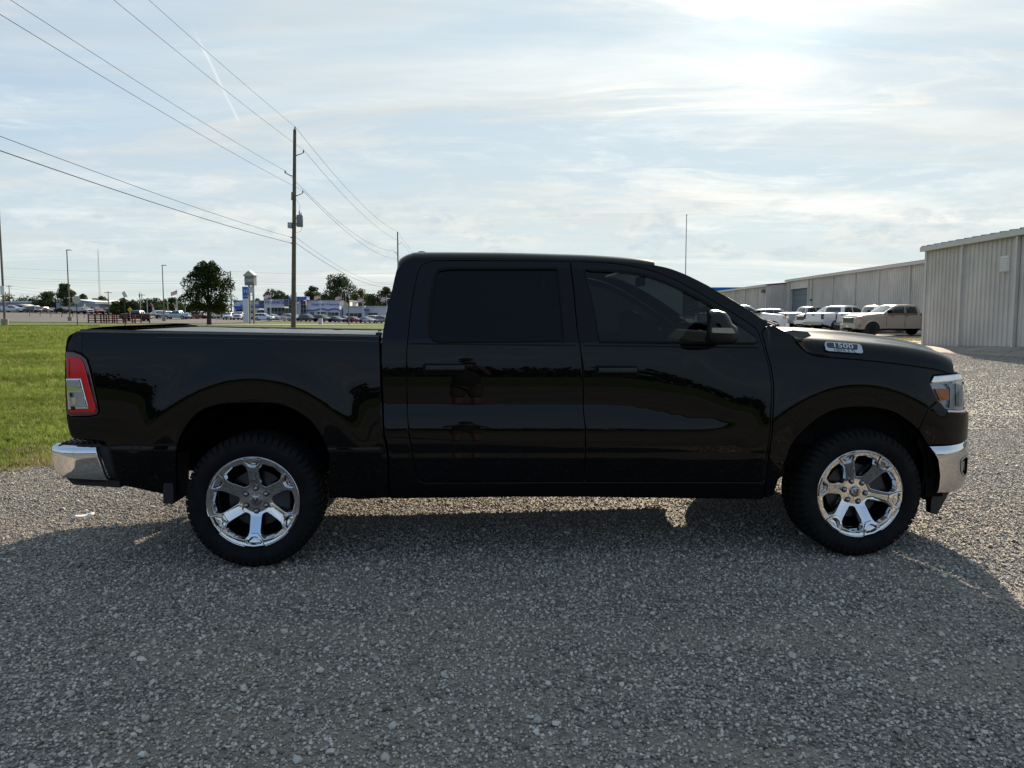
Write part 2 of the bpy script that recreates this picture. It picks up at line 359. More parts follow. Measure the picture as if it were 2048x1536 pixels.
# ------------------------------------------------------------------ ground
def ground_mats():
    # gravel
    m = bpy.data.materials.new('gravel'); m.use_nodes = True; MATS['gravel'] = m; g = NT(m.node_tree)
    tc = g.n('ShaderNodeTexCoord').outputs['Object']
    v1 = g.n('ShaderNodeTexVoronoi', {'Vector': tc, 'Scale': 70.0}); v2 = g.n('ShaderNodeTexVoronoi', {'Vector': tc, 'Scale': 120.0})
    cr = g.n('ShaderNodeSeparateColor', {0: v1.outputs['Color']}).outputs[0]
    stone = g.ramp(cr, [(0, (.08, .074, .064)), (.35, (.15, .14, .122)), (.75, (.25, .233, .205)), (1, (.40, .375, .335))])  # darker than the loose stones: shade of the gaps put into the colour
    dirt = g.noise(g.n('ShaderNodeMapping', {'Vector': tc, 'Rotation': (0, 0, .35), 'Scale': (.55, 1.3, 1)}).outputs[0], .9, 6, .65); dm = g.mapr(dirt, .44, .62, 0, .9)
    fine = g.noise(tc, 90, 4, .7)
    dcol = g.mix(fine, (.17, .142, .112), (.36, .30, .235))
    c = g.mix(dm, stone, dcol)
    c = g.mix(1.0, c, g.ramp(g.noise(tc, .16, 4, .6), [(.3, .80), (.7, 1.12)]), 'MULTIPLY')
    h = g.m('ADD', g.m('MULTIPLY', g.m('SUBTRACT', 1.0, v1.outputs['Distance']), g.m('SUBTRACT', 1.0, g.m('MULTIPLY', dm, .8))), g.m('MULTIPLY', v2.outputs['Distance'], -.35))
    b = g.n('ShaderNodeBsdfPrincipled', {'Base Color': c, 'Roughness': .75, 'Specular IOR Level': .25,
            'Normal': g.n('ShaderNodeBump', {'Height': h, 'Strength': .9, 'Distance': .014})})
    g.n('ShaderNodeOutputMaterial', {0: b})
    # single stones, colour from the instance's own random number
    m = bpy.data.materials.new('stone'); m.use_nodes = True; MATS['stone'] = m; g = NT(m.node_tree)
    tc = g.n('ShaderNodeTexCoord').outputs['Object']; rnd = g.n('ShaderNodeObjectInfo').outputs['Random']
    c = g.ramp(rnd, [(0, (.11, .098, .082)), (.2, (.245, .221, .186)), (.5, (.375, .342, .292)), (.8, (.485, .448, .388)), (.95, (.61, .575, .515)), (1, (.42, .33, .24))])
    c = g.mix(1.0, c, g.ramp(g.noise(tc, 1.6, 4, .6), [(.25, .72), (.75, 1.15)]), 'MULTIPLY')
    b = g.n('ShaderNodeBsdfPrincipled', {'Base Color': c, 'Roughness': .66, 'Specular IOR Level': .28}); g.n('ShaderNodeOutputMaterial', {0: b})
    # lawn
    m = bpy.data.materials.new('lawn'); m.use_nodes = True; MATS['lawn'] = m; g = NT(m.node_tree)
    tc = g.n('ShaderNodeTexCoord').outputs['Object']
    big = g.noise(tc, .09, 6, .62); mid = g.noise(tc, 1.1, 6, .68); fin = g.noise(tc, 26, 5, .75)
    c = g.mix(g.mapr(mid, .32, .68, 0, 1), (.072, .108, .020), (.145, .195, .042))
    c = g.mix(g.mapr(big, .50, .70, 0, .42), c, (.19, .18, .065))
    c = g.mix(1.0, c, g.ramp(fin, [(.25, .45), (.75, 1.5)]), 'MULTIPLY')
    b = g.n('ShaderNodeBsdfPrincipled', {'Base Color': c, 'Roughness': .9, 'Specular IOR Level': .15,
            'Normal': g.n('ShaderNodeBump', {'Height': g.m('ADD', fin, g.m('MULTIPLY', mid, 2.0)), 'Strength': .8, 'Distance': .06})})
    g.n('ShaderNodeOutputMaterial', {0: b})
    m = bpy.data.materials.new('grass_blade'); m.use_nodes = True; MATS['grass_blade'] = m; g = NT(m.node_tree)
    rnd = g.n('ShaderNodeObjectInfo').outputs['Random']
    oi = g.n('ShaderNodeObjectInfo').outputs['Location']; pt = g.noise(oi, .35, 4, .6); pt2 = g.noise(oi, 1.3, 3, .6)
    c = g.ramp(rnd, [(0, (.10, .15, .025)), (.5, (.20, .265, .055)), (.88, (.30, .35, .09)), (1, (.42, .38, .18))])
    c = g.mix(1.0, c, g.ramp(pt, [(.32, .55), (.66, 1.3)]), 'MULTIPLY'); c = g.mix(g.mapr(pt2, .52, .72, 0, .55), c, (.27, .25, .10))
    df = g.n('ShaderNodeBsdfDiffuse', {'Color': c}); tl = g.n('ShaderNodeBsdfTranslucent', {'Color': c})
    g.n('ShaderNodeOutputMaterial', {0: g.n('ShaderNodeMixShader', {0: .45, 1: df, 2: tl})})
    # pavements
    def pave(name, c0, c1, sc, crack=True):
        m = bpy.data.materials.new(name); m.use_nodes = True; MATS[name] = m; g = NT(m.node_tree)
        tc = g.n('ShaderNodeTexCoord').outputs['Object']
        c = g.mix(g.mapr(g.noise(tc, sc, 6, .65), .3, .7, 0, 1), c0, c1)
        c = g.mix(1.0, c, g.ramp(g.noise(tc, 70, 3, .7), [(.3, .8), (.7, 1.2)]), 'MULTIPLY')
        if crack:
            vd = g.n('ShaderNodeTexVoronoi', {'Vector': g.vm('ADD', tc, g.vm('SCALE', g.noise(tc, 2.0, 4, out=1), .8)), 'Scale': .42}, feature='DISTANCE_TO_EDGE').outputs['Distance']
            c = g.mix(g.mapr(vd, .0, .022, .7, 0), c, (.04, .038, .035))
        b = g.n('ShaderNodeBsdfPrincipled', {'Base Color': c, 'Roughness': .85, 'Normal': g.n('ShaderNodeBump', {'Height': g.noise(tc, 90, 4), 'Strength': .25, 'Distance': .01})})
        g.n('ShaderNodeOutputMaterial', {0: b})
    pave('apron', (.20, .165, .13), (.33, .28, .22), .5); pave('asphalt', (.075, .07, .065), (.12, .11, .10), .15); pave('concrete', (.30, .28, .25), (.42, .40, .36), .3, False)
ground_mats()

def lines(*seg):
    out = []
    for a, b, n in seg: out += list(np.linspace(a, b, n, endpoint=False))
    return np.array(out + [seg[-1][1]])
gx = lines((-3200, -400, 8), (-400, -160, 12), (-160, 60, 56), (60, 400, 10), (400, 3200, 8))
gy = lines((-3000, -200, 8), (-200, 40, 16), (40, 260, 56), (260, 800, 10), (800, 5000, 8))
o = grid('ground', np.array([[(x, y, gz(x, y) - .012) for y in gy] for x in gx]), MATS['lawn'], None, smooth=True)
tag(o, 'wide green lawn and fields reaching the horizon', kind='structure')
def sheet(name, poly, off, m, label, step=6.0, kind='structure', wob=0.0, seed=1):
    if wob:
        rng = random.Random(seed); pl = dense(poly, wob * 3); poly = [(x + rng.uniform(-wob, wob), y + rng.uniform(-wob, wob)) for x, y in pl]
    o = cdt_panel(name, poly, lambda x, z: np.zeros_like(np.asarray(x, float)), m, None, step=step, inner=0, ring=0, to3=lambda x, y, z: (x, z, gz(x, z) + off))
    if o.data.polygons[0].normal.z < 0: o.data.flip_normals()
    return tag(o, label, kind=kind)
GRAVEL = [(-16, 5.0), (-11, 5.9), (-8, 6.4), (-6.3, 6.75), (-4.9, 7.0), (-4.55, 7.6), (-3, 9), (0, 12), (4, 17), (8, 22), (11.5, 26.5), (14.6, 31), (15.6, 28.4), (16.7, 24.4), (19, 22.4), (24, 20), (44, 17), (44, -16), (-16, -16)]
sheet('gravel_ground', GRAVEL, .0, MATS['gravel'], 'grey crushed gravel lot the black pickup is parked on', 1.0, wob=.2)
sheet('apron_pavement', [(13.4, 36), (14.5, 31.2), (15.7, 28.2), (16.8, 24.1), (19, 22.0), (24, 19.6), (44, 16.6), (44, 36), (22, 36)], -.004, MATS['apron'], 'cracked tan pavement beside the metal building', 2.0, wob=.12)
V = []; ys_ = np.linspace(15, 33.4, 14)
for y in ys_:
    xl = float(np.interp(y, [15, 19.6, 22, 24.1, 28.2, 31.2, 33.4], [30, 24, 19, 16.9, 15.75, 14.6, 14.0])); xr = 15.76 + .078 * y + .05; xl = min(xl, xr - .3); zr = float(np.clip(.30 * (33 - y) / 7, 0, .6))
    for s in np.linspace(0, 1, 5): V.append((xl + (xr - xl) * s, y, .004 + zr * s))
tag(mesh('apron_ramp', V, [(i * 5 + j, i * 5 + j + 1, (i + 1) * 5 + j + 1, (i + 1) * 5 + j) for i in range(13) for j in range(4)], MATS['apron'], None, True), 'sloping tan pavement rising to the near metal building', kind='structure')
sheet('yard_pavement', [(13.0, 37.5), (22, 37.0), (44, 36.6), (44, 125), (21, 125), (17, 80), (14, 50)], -.004, MATS['apron'], 'dusty yard pavement under the parked trucks', 3.0, wob=.3)
sheet('store_parking_pavement', [(-200, 116), (-120, 115), (-72, 113), (-47, 112), (-52, 150), (-60, 200), (-240, 205)], .05, MATS['asphalt'], 'weathered grey asphalt of the store parking lot', 6.0)
sheet('dealer_lot_pavement', [(-200, 212), (-100, 208), (-78, 170), (-60, 167), (-20, 164), (20, 164), (20, 230), (-200, 300)], .05, MATS['asphalt'], 'asphalt of the far car dealer lots', 7.0)
a = [at(u, v, 10) for u, v in ()]
sheet('driveway', [(-46, 99), (-36, 97), (-28, 94), (-12, 92), (10, 92), (10, 122), (-12, 122), (-22, 120), (-31, 114), (-40, 104)], .05, MATS['concrete'], 'pale concrete driveway crossing the far lawn', 5.0)
sheet('footpath', [(-53, 82.6), (-46, 86.0), (-40, 91.0), (-33, 95.5), (-33, 96.7), (-40.5, 92.2), (-46.5, 87.2), (-53, 83.8)], .05, MATS['concrete'], 'narrow pale footpath curving over the far lawn', 4.0)
# kerb: a real step whose shaded face reads as a dark line
mb = MB()
pk = [(-75, 77.2), (-64, 77.6), (-56, 78.0), (-50, 78.8), (-44.5, 80.0)]
for (x0, y0), (x1, y1) in zip(pk[:-1], pk[1:]):
    z0, z1 = gz(x0, y0), gz(x1, y1)
    mb.add([(x0, y0, z0 - .05), (x1, y1, z1 - .05), (x1, y1 + .35, z1 - .05), (x0, y0 + .35, z0 - .05), (x0, y0, z0 + .13), (x1, y1, z1 + .13), (x1, y1 + .35, z1 + .13), (x0, y0 + .35, z0 + .13)],
           [(0, 1, 5, 4), (1, 2, 6, 5), (2, 3, 7, 6), (3, 0, 4, 7), (4, 5, 6, 7)])
tag(mb.build('kerb', mat('kerb_concrete', (.16, .15, .14), .9, var=.2, vscale=.6)), 'low kerb line between the lawn and the verge', kind='structure')

# ---- loose stones and grass blades: counted by nobody, instanced
def gn_scatter(name, poly, z, protos, m, label, dens, smin, smax, noise_scale, lo, hi, seed, big=0.0, tilt=.5, sheet_mat=None, clump=None, cat=None, streak=False):
    base = cdt_panel(name, poly, lambda x, y: np.zeros_like(np.asarray(x, float)), m, None, step=2.5, inner=0, ring=0, to3=lambda x, y, zz: (x, zz, gz(x, zz) + z))
    if base.data.polygons[0].normal.z < 0: base.data.flip_normals()
    c = bpy.data.collections.new(name + '_pieces')
    for p in protos: c.objects.link(p)
    t = bpy.data.node_groups.new(name, 'GeometryNodeTree')
    t.interface.new_socket('Geometry', in_out='INPUT', socket_type='NodeSocketGeometry'); t.interface.new_socket('Geometry', in_out='OUTPUT', socket_type='NodeSocketGeometry')
    N = t.nodes.new; L = t.links.new
    gi, go = N('NodeGroupInput'), N('NodeGroupOutput')
    pos = N('GeometryNodeInputPosition'); nz = N('ShaderNodeTexNoise'); nz.inputs['Scale'].default_value = noise_scale; nz.inputs['Detail'].default_value = 4
    if streak:   # sparse where the ground sheet shows compacted dirt (same stretched noise)
        vs = N('ShaderNodeVectorMath'); vs.operation = 'MULTIPLY'; vs.inputs[1].default_value = (.55, 1.3, 1); mpn = N('ShaderNodeVectorRotate'); mpn.rotation_type = 'Z_AXIS'; mpn.inputs['Angle'].default_value = .35; L(pos.outputs[0], vs.inputs[0]); L(vs.outputs[0], mpn.inputs['Vector']); L(mpn.outputs[0], nz.inputs['Vector'])
        nz.inputs['Scale'].default_value = .9; nz.inputs['Detail'].default_value = 6; nz.inputs['Roughness'].default_value = .65
    else: L(pos.outputs[0], nz.inputs['Vector'])
    mr = N('ShaderNodeMapRange'); mr.inputs[1].default_value = .35; mr.inputs[2].default_value = .62; mr.inputs[3].default_value = (hi if streak else lo) * dens; mr.inputs[4].default_value = (lo if streak else hi) * dens
    L(nz.outputs[0], mr.inputs[0])
    dp = N('GeometryNodeDistributePointsOnFaces'); dp.inputs['Seed'].default_value = seed
    L(gi.outputs[0], dp.inputs['Mesh']); L(mr.outputs[0], dp.inputs['Density'])
    ci = N('GeometryNodeCollectionInfo'); ci.inputs[0].default_value = c; ci.inputs[1].default_value = True; ci.inputs[2].default_value = True
    ip = N('GeometryNodeInstanceOnPoints'); ip.inputs['Pick Instance'].default_value = True
    L(dp.outputs['Points'], ip.inputs['Points']); L(ci.outputs[0], ip.inputs['Instance'])
    rr = N('FunctionNodeRandomValue'); rr.data_type = 'FLOAT_VECTOR'; rr.inputs[0].default_value = (-tilt, -tilt, 0); rr.inputs[1].default_value = (tilt, tilt, 6.283); rr.inputs['Seed'].default_value = seed + 1
    L(rr.outputs[0], ip.inputs['Rotation'])
    rs = N('FunctionNodeRandomValue'); rs.data_type = 'FLOAT'; rs.inputs[2].default_value = 0; rs.inputs[3].default_value = 1; rs.inputs['Seed'].default_value = seed + 2
    pw = N('ShaderNodeMath'); pw.operation = 'POWER'; pw.inputs[1].default_value = 2.2 if big else 1.0
    L(rs.outputs[1], pw.inputs[0])
    ms = N('ShaderNodeMath'); ms.operation = 'MULTIPLY_ADD'; ms.inputs[1].default_value = smax - smin; ms.inputs[2].default_value = smin
    L(pw.outputs[0], ms.inputs[0]); L(ms.outputs[0], ip.inputs['Scale'])
    L(ip.outputs[0], go.inputs[0])
    md = base.modifiers.new('scatter', 'NODES'); md.node_group = t
    return tag(base, label, cat, kind='stuff')
def stone_protos(n, seed):
    out = []; rng = np.random.default_rng(seed)
    for k in range(n):
        bm = bmesh.new(); bmesh.ops.create_icosphere(bm, subdivisions=1, radius=.5)
        sc = np.array([1, rng.uniform(.68, .98), rng.uniform(.55, .85)])
        planes = [(rng.normal(size=3), rng.uniform(.30, .44)) for _ in range(5)]
        for v in bm.verts:
            p = np.array(v.co) * (1 + rng.normal() * .09)
            for nn, dd in planes:
                nn = nn / np.linalg.norm(nn); e = p @ nn - dd
                if e > 0: p = p - nn * e * .85
            v.co = p * sc + np.array([0, 0, .16])
        me = bpy.data.meshes.new('stone'); bm.to_mesh(me); bm.free(); me.materials.append(MATS['stone'])
        me.shade_smooth(); me.set_sharp_from_angle(angle=R(38)); out.append(bpy.data.objects.new('stone', me))
    return out
st = stone_protos(9, 3)
near = [(-4.2, 1.6), (4.2, 1.6), (6.8, 5.6), (6.8, 9.5), (1.5, 9.5), (-2.6, 9.0), (-4.4, 7.45), (-4.8, 6.95), (-5.6, 6.7)]
mid = [(6.85, 5.6), (9.5, 9.0), (20.5, 20.5), (19, 22.2), (16.6, 24.3), (15.4, 28.3), (14.4, 30.8), (8, 21.7), (1.6, 13.2), (0, 11.6), (1.5, 9.55), (6.8, 9.55)]
gn_scatter('gravel_stones', near, .001, st, MATS['gravel'], 'loose grey gravel stones covering the lot around the pickup', 7600, .0065, .0215, .8, .22, 1.15, 5, big=1, tilt=.6, streak=True)
gn_scatter('gravel_stones', mid, .001, stone_protos(5, 9), MATS['gravel'], 'loose grey gravel stones towards the metal building', 1300, .012, .034, .8, .35, 1.1, 15, big=1, tilt=.6, streak=True)
gn_scatter('gravel_stones', [(-4.2, 1.6), (4.2, 1.6), (6.8, 5.6), (6.8, 8), (-4.4, 7.2), (-5.6, 6.5)], .002, stone_protos(6, 21), MATS['gravel'], 'coarser pale stones among the gravel', 55, .022, .044, 1.2, .2, 1.5, 25, big=1, tilt=.5)

def grass_protos(n, seed, h):
    out = []; rng = random.Random(seed)
    for k in range(n):
        V = []; Fc = []
        for b in range(13):
            a = rng.uniform(0, 6.28); r = rng.uniform(0, .05); x, y = r * math.cos(a), r * math.sin(a); hh = h * rng.uniform(.5, 1.2); ln = rng.uniform(.1, .8) * hh; da = rng.uniform(0, 6.28); w = .0035
            ex, ey = math.cos(da), math.sin(da); i = len(V)
            for t, ww in ((0, 1), (.5, .8), (1, .05)):
                cx, cy = x + ex * ln * t * t, y + ey * ln * t * t
                V += [(cx - ey * w * ww, cy + ex * w * ww, hh * t), (cx + ey * w * ww, cy - ex * w * ww, hh * t)]
            Fc += [(i, i + 1, i + 3, i + 2), (i + 2, i + 3, i + 5, i + 4)]
        me = bpy.data.meshes.new('grass_tuft'); me.from_pydata(V, [], Fc); me.materials.append(MATS['grass_blade']); out.append(bpy.data.objects.new('grass_tuft', me))
    return out
gn_scatter('gravel_stones', [(-9.5, 2.0), (-4.2, 1.6), (-5.6, 6.7), (-9.5, 5.9)], .001, stone_protos(5, 33), MATS['gravel'], 'loose gravel stones left of the pickup tail', 3000, .010, .028, .8, .3, 1.1, 45, big=1, tilt=.6, streak=True)
gn_scatter('gravel_stones', [(4.2, 1.6), (9.5, 2.0), (12.5, 8.0), (9.5, 9.0), (6.85, 5.6)], .001, stone_protos(5, 35), MATS['gravel'], 'loose gravel stones right of the pickup nose', 2600, .010, .030, .8, .3, 1.1, 47, big=1, tilt=.6, streak=True)
gp = grass_protos(6, 4, .07)
gn_scatter('grass', [(-3, 9.4), (0, 12.4), (4, 17.4), (8, 22.4), (14, 31.6), (8, 46), (-12, 46), (-17, 34), (-12, 24), (-7.5, 14.5), (-4.5, 10)], -.012, grass_protos(4, 71, .10), MATS['lawn'], 'mown lawn behind the pickup', 75, .6, 1.35, .35, .3, 1.3, 73, tilt=.35)
gn_scatter('grass', [(-10.5, 6.1), (-5.6, 6.85), (-4.85, 7.1), (-4.4, 7.7), (-3.0, 9.2), (-4.5, 10), (-8, 14.5), (-15, 14.5)], -.012, gp, MATS['lawn'], 'mown green grass beside the gravel edge', 620, .45, 1.0, .7, .35, 1.25, 31, tilt=.35, cat=None)
gn_scatter('grass', [(-7.5, 14.5), (-12, 24), (-18, 34), (-30, 34), (-15, 14.5)], -.012, grass_protos(5, 8, .10), MATS['lawn'], 'mown green lawn farther back on the left', 170, .6, 1.35, .35, .3, 1.3, 33, tilt=.35)
gn_scatter('grass', [(-18, 34), (-31, 60), (-38, 76), (-57, 76), (-44, 60), (-26, 34)], -.012, grass_protos(5, 12, .14), MATS['lawn'], 'sunlit lawn running back to the kerb', 30, .7, 1.5, .15, .3, 1.3, 35, tilt=.35)

# dry, straggling fringe where the lawn meets the gravel
def dry_mat():
    m = bpy.data.materials.new('dry_blade'); m.use_nodes = True; MATS['dry_blade'] = m; g = NT(m.node_tree)
    c = g.ramp(g.n('ShaderNodeObjectInfo').outputs['Random'], [(0, (.16, .17, .06)), (.5, (.30, .26, .13)), (1, (.42, .35, .20))])
    g.n('ShaderNodeOutputMaterial', {0: g.n('ShaderNodeMixShader', {0: .4, 1: g.n('ShaderNodeBsdfDiffuse', {'Color': c}), 2: g.n('ShaderNodeBsdfTranslucent', {'Color': c})})})
dry_mat()
dp_ = grass_protos(5, 61, .055)
for p_ in dp_: p_.data.materials[0] = MATS['dry_blade']
gn_scatter('grass', [(-8.5, 6.0), (-6.3, 6.55), (-5.0, 6.75), (-4.55, 7.05), (-4.2, 7.6), (-2.8, 9.0), (-3.2, 9.5), (-4.6, 8.6), (-5.6, 7.9), (-8.5, 7.2)], .0, dp_, MATS['gravel'], 'dry straggling grass fringe along the gravel edge', 420, .35, 1.1, 1.6, .05, 1.5, 63, tilt=.5)

# ------------------------------------------------------------------ the black pickup
PW = 2.06
T = empty('pickup_truck', (-1.5211, 4.2452, 0), R(3.1886), 'glossy black crew-cab pickup with chrome wheels parked side-on on the gravel', 'pickup truck')
paint = mat('black_paint', (.0006, .0010, .0015), .33, 0, .47, .015, coatr=.008)
trim = mat('black_trim', (.010, .010, .011), .55, 0, 0, .4, bump=.15, bscale=300)
gloss = mat('gloss_black', (.004, .004, .005), .08, 0, .6)
dark = mat('underbody', (.004, .004, .004), .95, 0, 0, .1)
rubber = mat('tyre_rubber', (.0065, .0065, .007), .8, 0, 0, .18, var=.3, vscale=9, bump=.2, bscale=140)
chrome = mat('chrome', (.64, .645, .66), .045, 1.0, bump=.0)
chromed = mat('chrome_dull', (.44, .45, .47), .16, 1.0)
gl_dark = glass('privacy_glass', (.010, .012, .014), .36); gl_front = glass('tinted_glass', (.040, .050, .053), .5); gl_clear = glass('clear_glass', (.96, .98, .98)); gl_wind = glass('windscreen_glass', (.55, .62, .60))
redl = mat('red_lens', (.62, .008, .014), .25, 0, .25, .3); redd = mat('dark_red_lens', (.05, .003, .010), .08, 0, .8); amber = mat('amber_lens', (.75, .17, .015), .12, 0, .6)
white_l = mat('clear_lens', (.33, .345, .31), .15, .15, .5)

ARCH = ((.013, .5126, .477), (3.625, .466, .477))
ndoor = pchip([.30, .40, .46, .52, .60, .648, .652, .676, .680, .71, .76, .815, .845, .90, .957, .970, 1.05, 1.14, 1.25, 1.33, 1.345, 1.5, 1.8, 1.86],
              [-40, -22, -10, -6, -4, -3, 3.4, 3.4, -3, -2.2, 1.2, 4.6, 8.2, 11.0, 12.0, .2, 1.1, 2.5, 5.2, 8.5, 15.5, 17, 19, 28])
nfend = pchip([.30, .45, .60, .68, .76, .88, 1.02, 1.16, 1.26, 1.34, 1.45], [-30, -10, -5, -2.5, -.9, 1.9, 5.2, 9, 15, 18, 20])
hbx = pchip([-1.05, -.85, -.4, -.12, .25, .5, .76], [1.17, 1.14, 1.0, .93, .93, .99, 1.05])
def nang(x, z):
    if x < .757:
        zz = z + .017 * (x + .1); h = float(hbx(x))
        return float(np.interp(zz, [.35, .45, .60, .712, .718, .738, .744, .77, h, 1.25, 1.36, 1.42], [-30, -9, -5, -3, 8, 8, -2, -1, 3.3, 6.0, 9.5, 12]))
    sh = .13 * float(sstep(2.1, 2.95, x)) * float(sstep(.80, .90, z)) * (1 - float(sstep(1.1, 1.28, z)))
    zz = z + .011 * (x - 1.95) + sh; w = float(sstep(2.62, 3.0, x))
    wl = w if .70 < zz < 1.3 else (w if zz >= 1.3 and x > 3.09 else 0)
    a = float(ndoor(zz)); return a if wl == 0 else a * (1 - wl) + float(nfend(z)) * wl
_gx = np.concatenate([np.arange(-1.2, .756, .02), [.7569], [.7571], np.arange(.77, 5.0, .015)]); _gz = np.arange(.24, 1.90, .004)
_sl = np.tan(np.radians(np.array([[nang(x, z) for z in _gz] for x in _gx])))
_D = np.cumsum(_sl, 1) * .004; _D -= _D[:, [int((.69 - .24) / .004)]]
def base_d(x, z):
    i = np.clip(np.searchsorted(_gx, x) - 1, 0, len(_gx) - 2); fx = np.clip((x - _gx[i]) / (_gx[i + 1] - _gx[i]), 0, 1)
    q = np.clip((z - .24) / .004, 0, len(_gz) - 1.001); j = q.astype(int); fz = q - j
    return (_D[i, j] * (1 - fz) + _D[i, j + 1] * fz) * (1 - fx) + (_D[i + 1, j] * (1 - fz) + _D[i + 1, j + 1] * fz) * fx
def plan(x):
    t = np.maximum(np.asarray(x, float) - 3.9, 0); return .333 * t * t + 3.3 * np.maximum(t - .25, 0) ** 3
_pd = np.linspace(3.9, 5.2, 600)
def planinv(d): return np.interp(d, plan(_pd), _pd) if np.max(d) < .45 else np.where(np.asarray(d) < .4, np.interp(d, plan(_pd), _pd), 4.578 + .145 * (1 - ((1.03 - np.clip(d, 0, 1.03)) / .63) ** 2))
def Dt(x, z):
    x = np.asarray(x, float); z = np.asarray(z, float); d = base_d(x, z)
    for cx, cz, r in ARCH:
        rho = np.hypot(x - cx, z - cz) - r
        d = d - .010 * np.exp(-((rho - .15) / .085) ** 2) * sstep(.55, .72, z) * sstep(-.05, .02, rho)
    d = d + .9 * np.maximum(-.90 - x, 0) ** 2 + plan(x)
    return d
ROWS = [.642, .648, .652, .660, .668, .676, .680, .69, .93, .945, .951, .957, .963, .970, .978, .99]

def both(name, outline, m, holes=(), parent=None, far=True, **kw):
    a = cdt_panel(name, outline, Dt, m, parent or T, holes, **kw)
    if far: cdt_panel(name, outline, Dt, m, parent or T, holes, mirror=PW, **kw)
    return a

# -- bed sides
arch_r = [(-.431, .456), (-.426, .611), (-.416, .719), (-.391, .795), (-.337, .885), (-.262, .951), (-.148, .985), (-.049, .989), (.016, .990), (.158, .983), (.263, .944), (.332, .897), (.359, .871), (.403, .805), (.442, .722), (.455, .657), (.442, .419)]
TAIL = [(-1.022, 1.288), (-.983, 1.288), (-.937, 1.273), (-.906, 1.247), (-.893, 1.210), (-.881, 1.158), (-.866, 1.083), (-.849, .994), (-.843, .949), (-.851, .930), (-.895, .921), (-.996, .921), (-1.024, .931)]
bed = [(-.745, .516), (-.491, .453)] + spline(arch_r, 3) + [(.600, .417), (.788, .415), (.791, .653), (.765, .825), (.755, 1.061), (.748, 1.323), (.747, 1.366), (-.122, 1.382), (-.955, 1.397), (-.985, 1.385), (-1.009, 1.336), (-1.016, 1.299)] + [(x + .004, z + .004) for x, z in TAIL[:1]] + [(x + .005, z + (.005 if i < 3 else 0)) for i, (x, z) in enumerate(TAIL)][1:9] + [(-.851, .923), (-.895, .914), (-.996, .914), (-1.022, .92), (-1.024, .876), (-1.008, .807), (-.984, .789), (-.887, .782), (-.825, .772), (-.802, .753), (-.785, .686), (-.752, .548)]
both('bed_side', bed, paint, rows=[.715, .722, .729, .736, .743], step=.023)
# thin shut line along the top of the bed side
for sgn in (0, 1):
    mb = MB()
    yy = lambda d: d if sgn == 0 else PW - d
    for x0, x1, z0, z1 in ((-.955, -.122, 1.374, 1.361), (-.122, .745, 1.361, 1.342)):
        d0, d1 = float(Dt(x0, z0)) - .0012, float(Dt(x1, z1)) - .0012
        mb.add([(x0, yy(d0), z0), (x1, yy(d1), z1), (x1, yy(d1 + .0005), z1 + .003), (x0, yy(d0 + .0005), z0 + .003)], [(0, 1, 2, 3)])
    mb.build('rail_seam', mat('seam', (.03, .03, .032), .4), T, fix=False)
    # rail cap
    pts = []
    for x in np.linspace(-.97, .745, 20):
        zt = 1.397 - (x + .97) * .0185; dd = float(Dt(x, zt - .02))
        pts.append([(x, yy(dd + a), zt + b - (.009 if sgn else 0)) for a, b in ((.002, -.012), (.004, .002), (.014, .008), (.07, .008), (.10, .004), (.105, -.05))])
    grid('rail_cap', np.array(pts), trim, T, flip=(sgn == 1))
# tailgate
def cross(name, pts, m, parent, bul, ns=25, flip=False, nrm=None, thick=0, smooth=True, s0=0.0, s1=1.0):
    """skin spanning the truck's width between near and far edge points (x,z) with crown bul(s, t)"""
    P = np.array(pts, float); tv = np.gradient(P, axis=0); tv /= np.linalg.norm(tv, axis=1)[:, None]; nv = np.stack([-tv[:, 1], tv[:, 0]], 1)
    if nrm is not None and (nv @ np.array(nrm)).sum() < 0: nv = -nv
    d = Dt(P[:, 0], P[:, 1]); ss = .5 - .5 * np.cos(np.linspace(0, math.pi, ns)); ss = s0 + (s1 - s0) * ss
    G = np.zeros((len(P), ns, 3))
    for i in range(len(P)):
        t = i / (len(P) - 1)
        for j, s in enumerate(ss):
            b = bul(s, t); y = d[i] + (PW - 2 * d[i]) * s
            G[i, j] = (P[i, 0] + nv[i, 0] * b, y, P[i, 1] + nv[i, 1] * b)
    return grid(name, G, m, parent, flip=flip, thick=thick, smooth=smooth)
tg = [(-.985, 1.392), (-1.012, 1.375), (-1.024, 1.34), (-1.030, 1.25), (-1.032, 1.05), (-1.028, .90), (-1.01, .81), (-.985, .79)]
cross('tailgate', spline(tg, 3), paint, T, lambda s, t: .035 * (1 - abs(2 * s - 1) ** 6), nrm=(-1, 0))
mb = MB().box(.735, .748, .08, PW - .08, .50, 1.36); mb.build('bed_front_wall', paint, T)
# tonneau cover: soft folding cover, slightly domed panels with edge rail
for k, (xa, xb) in enumerate(((-.968, -.40), (-.395, .18), (.185, .752))):
    xs = np.linspace(xa, xb, 12); ss = np.linspace(0, 1, 30); G = np.zeros((12, 30, 3))
    for i, x in enumerate(xs):
        for j, s in enumerate(ss):
            tx = (x - xa) / (xb - xa); e = min(s, 1 - s); ex = min(tx, 1 - tx)
            z = 1.3900 - .0205 * (x + .965) - .022 * (1 - min(1, e / .012)) ** 1.5 - .006 * (1 - min(1, ex / .06)) + .008 * math.sin(math.pi * s) + .0025 * math.sin(9 * s + 3 * tx + k) * math.sin(math.pi * tx)
            G[i, j] = (x, .105 + (PW - .21) * s, z)
    grid('tonneau_panel', G, mat('vinyl', (.02, .021, .023), .30, 0, 0, .55, var=.15, vscale=6, bump=.12, bscale=420), T, flip=False)
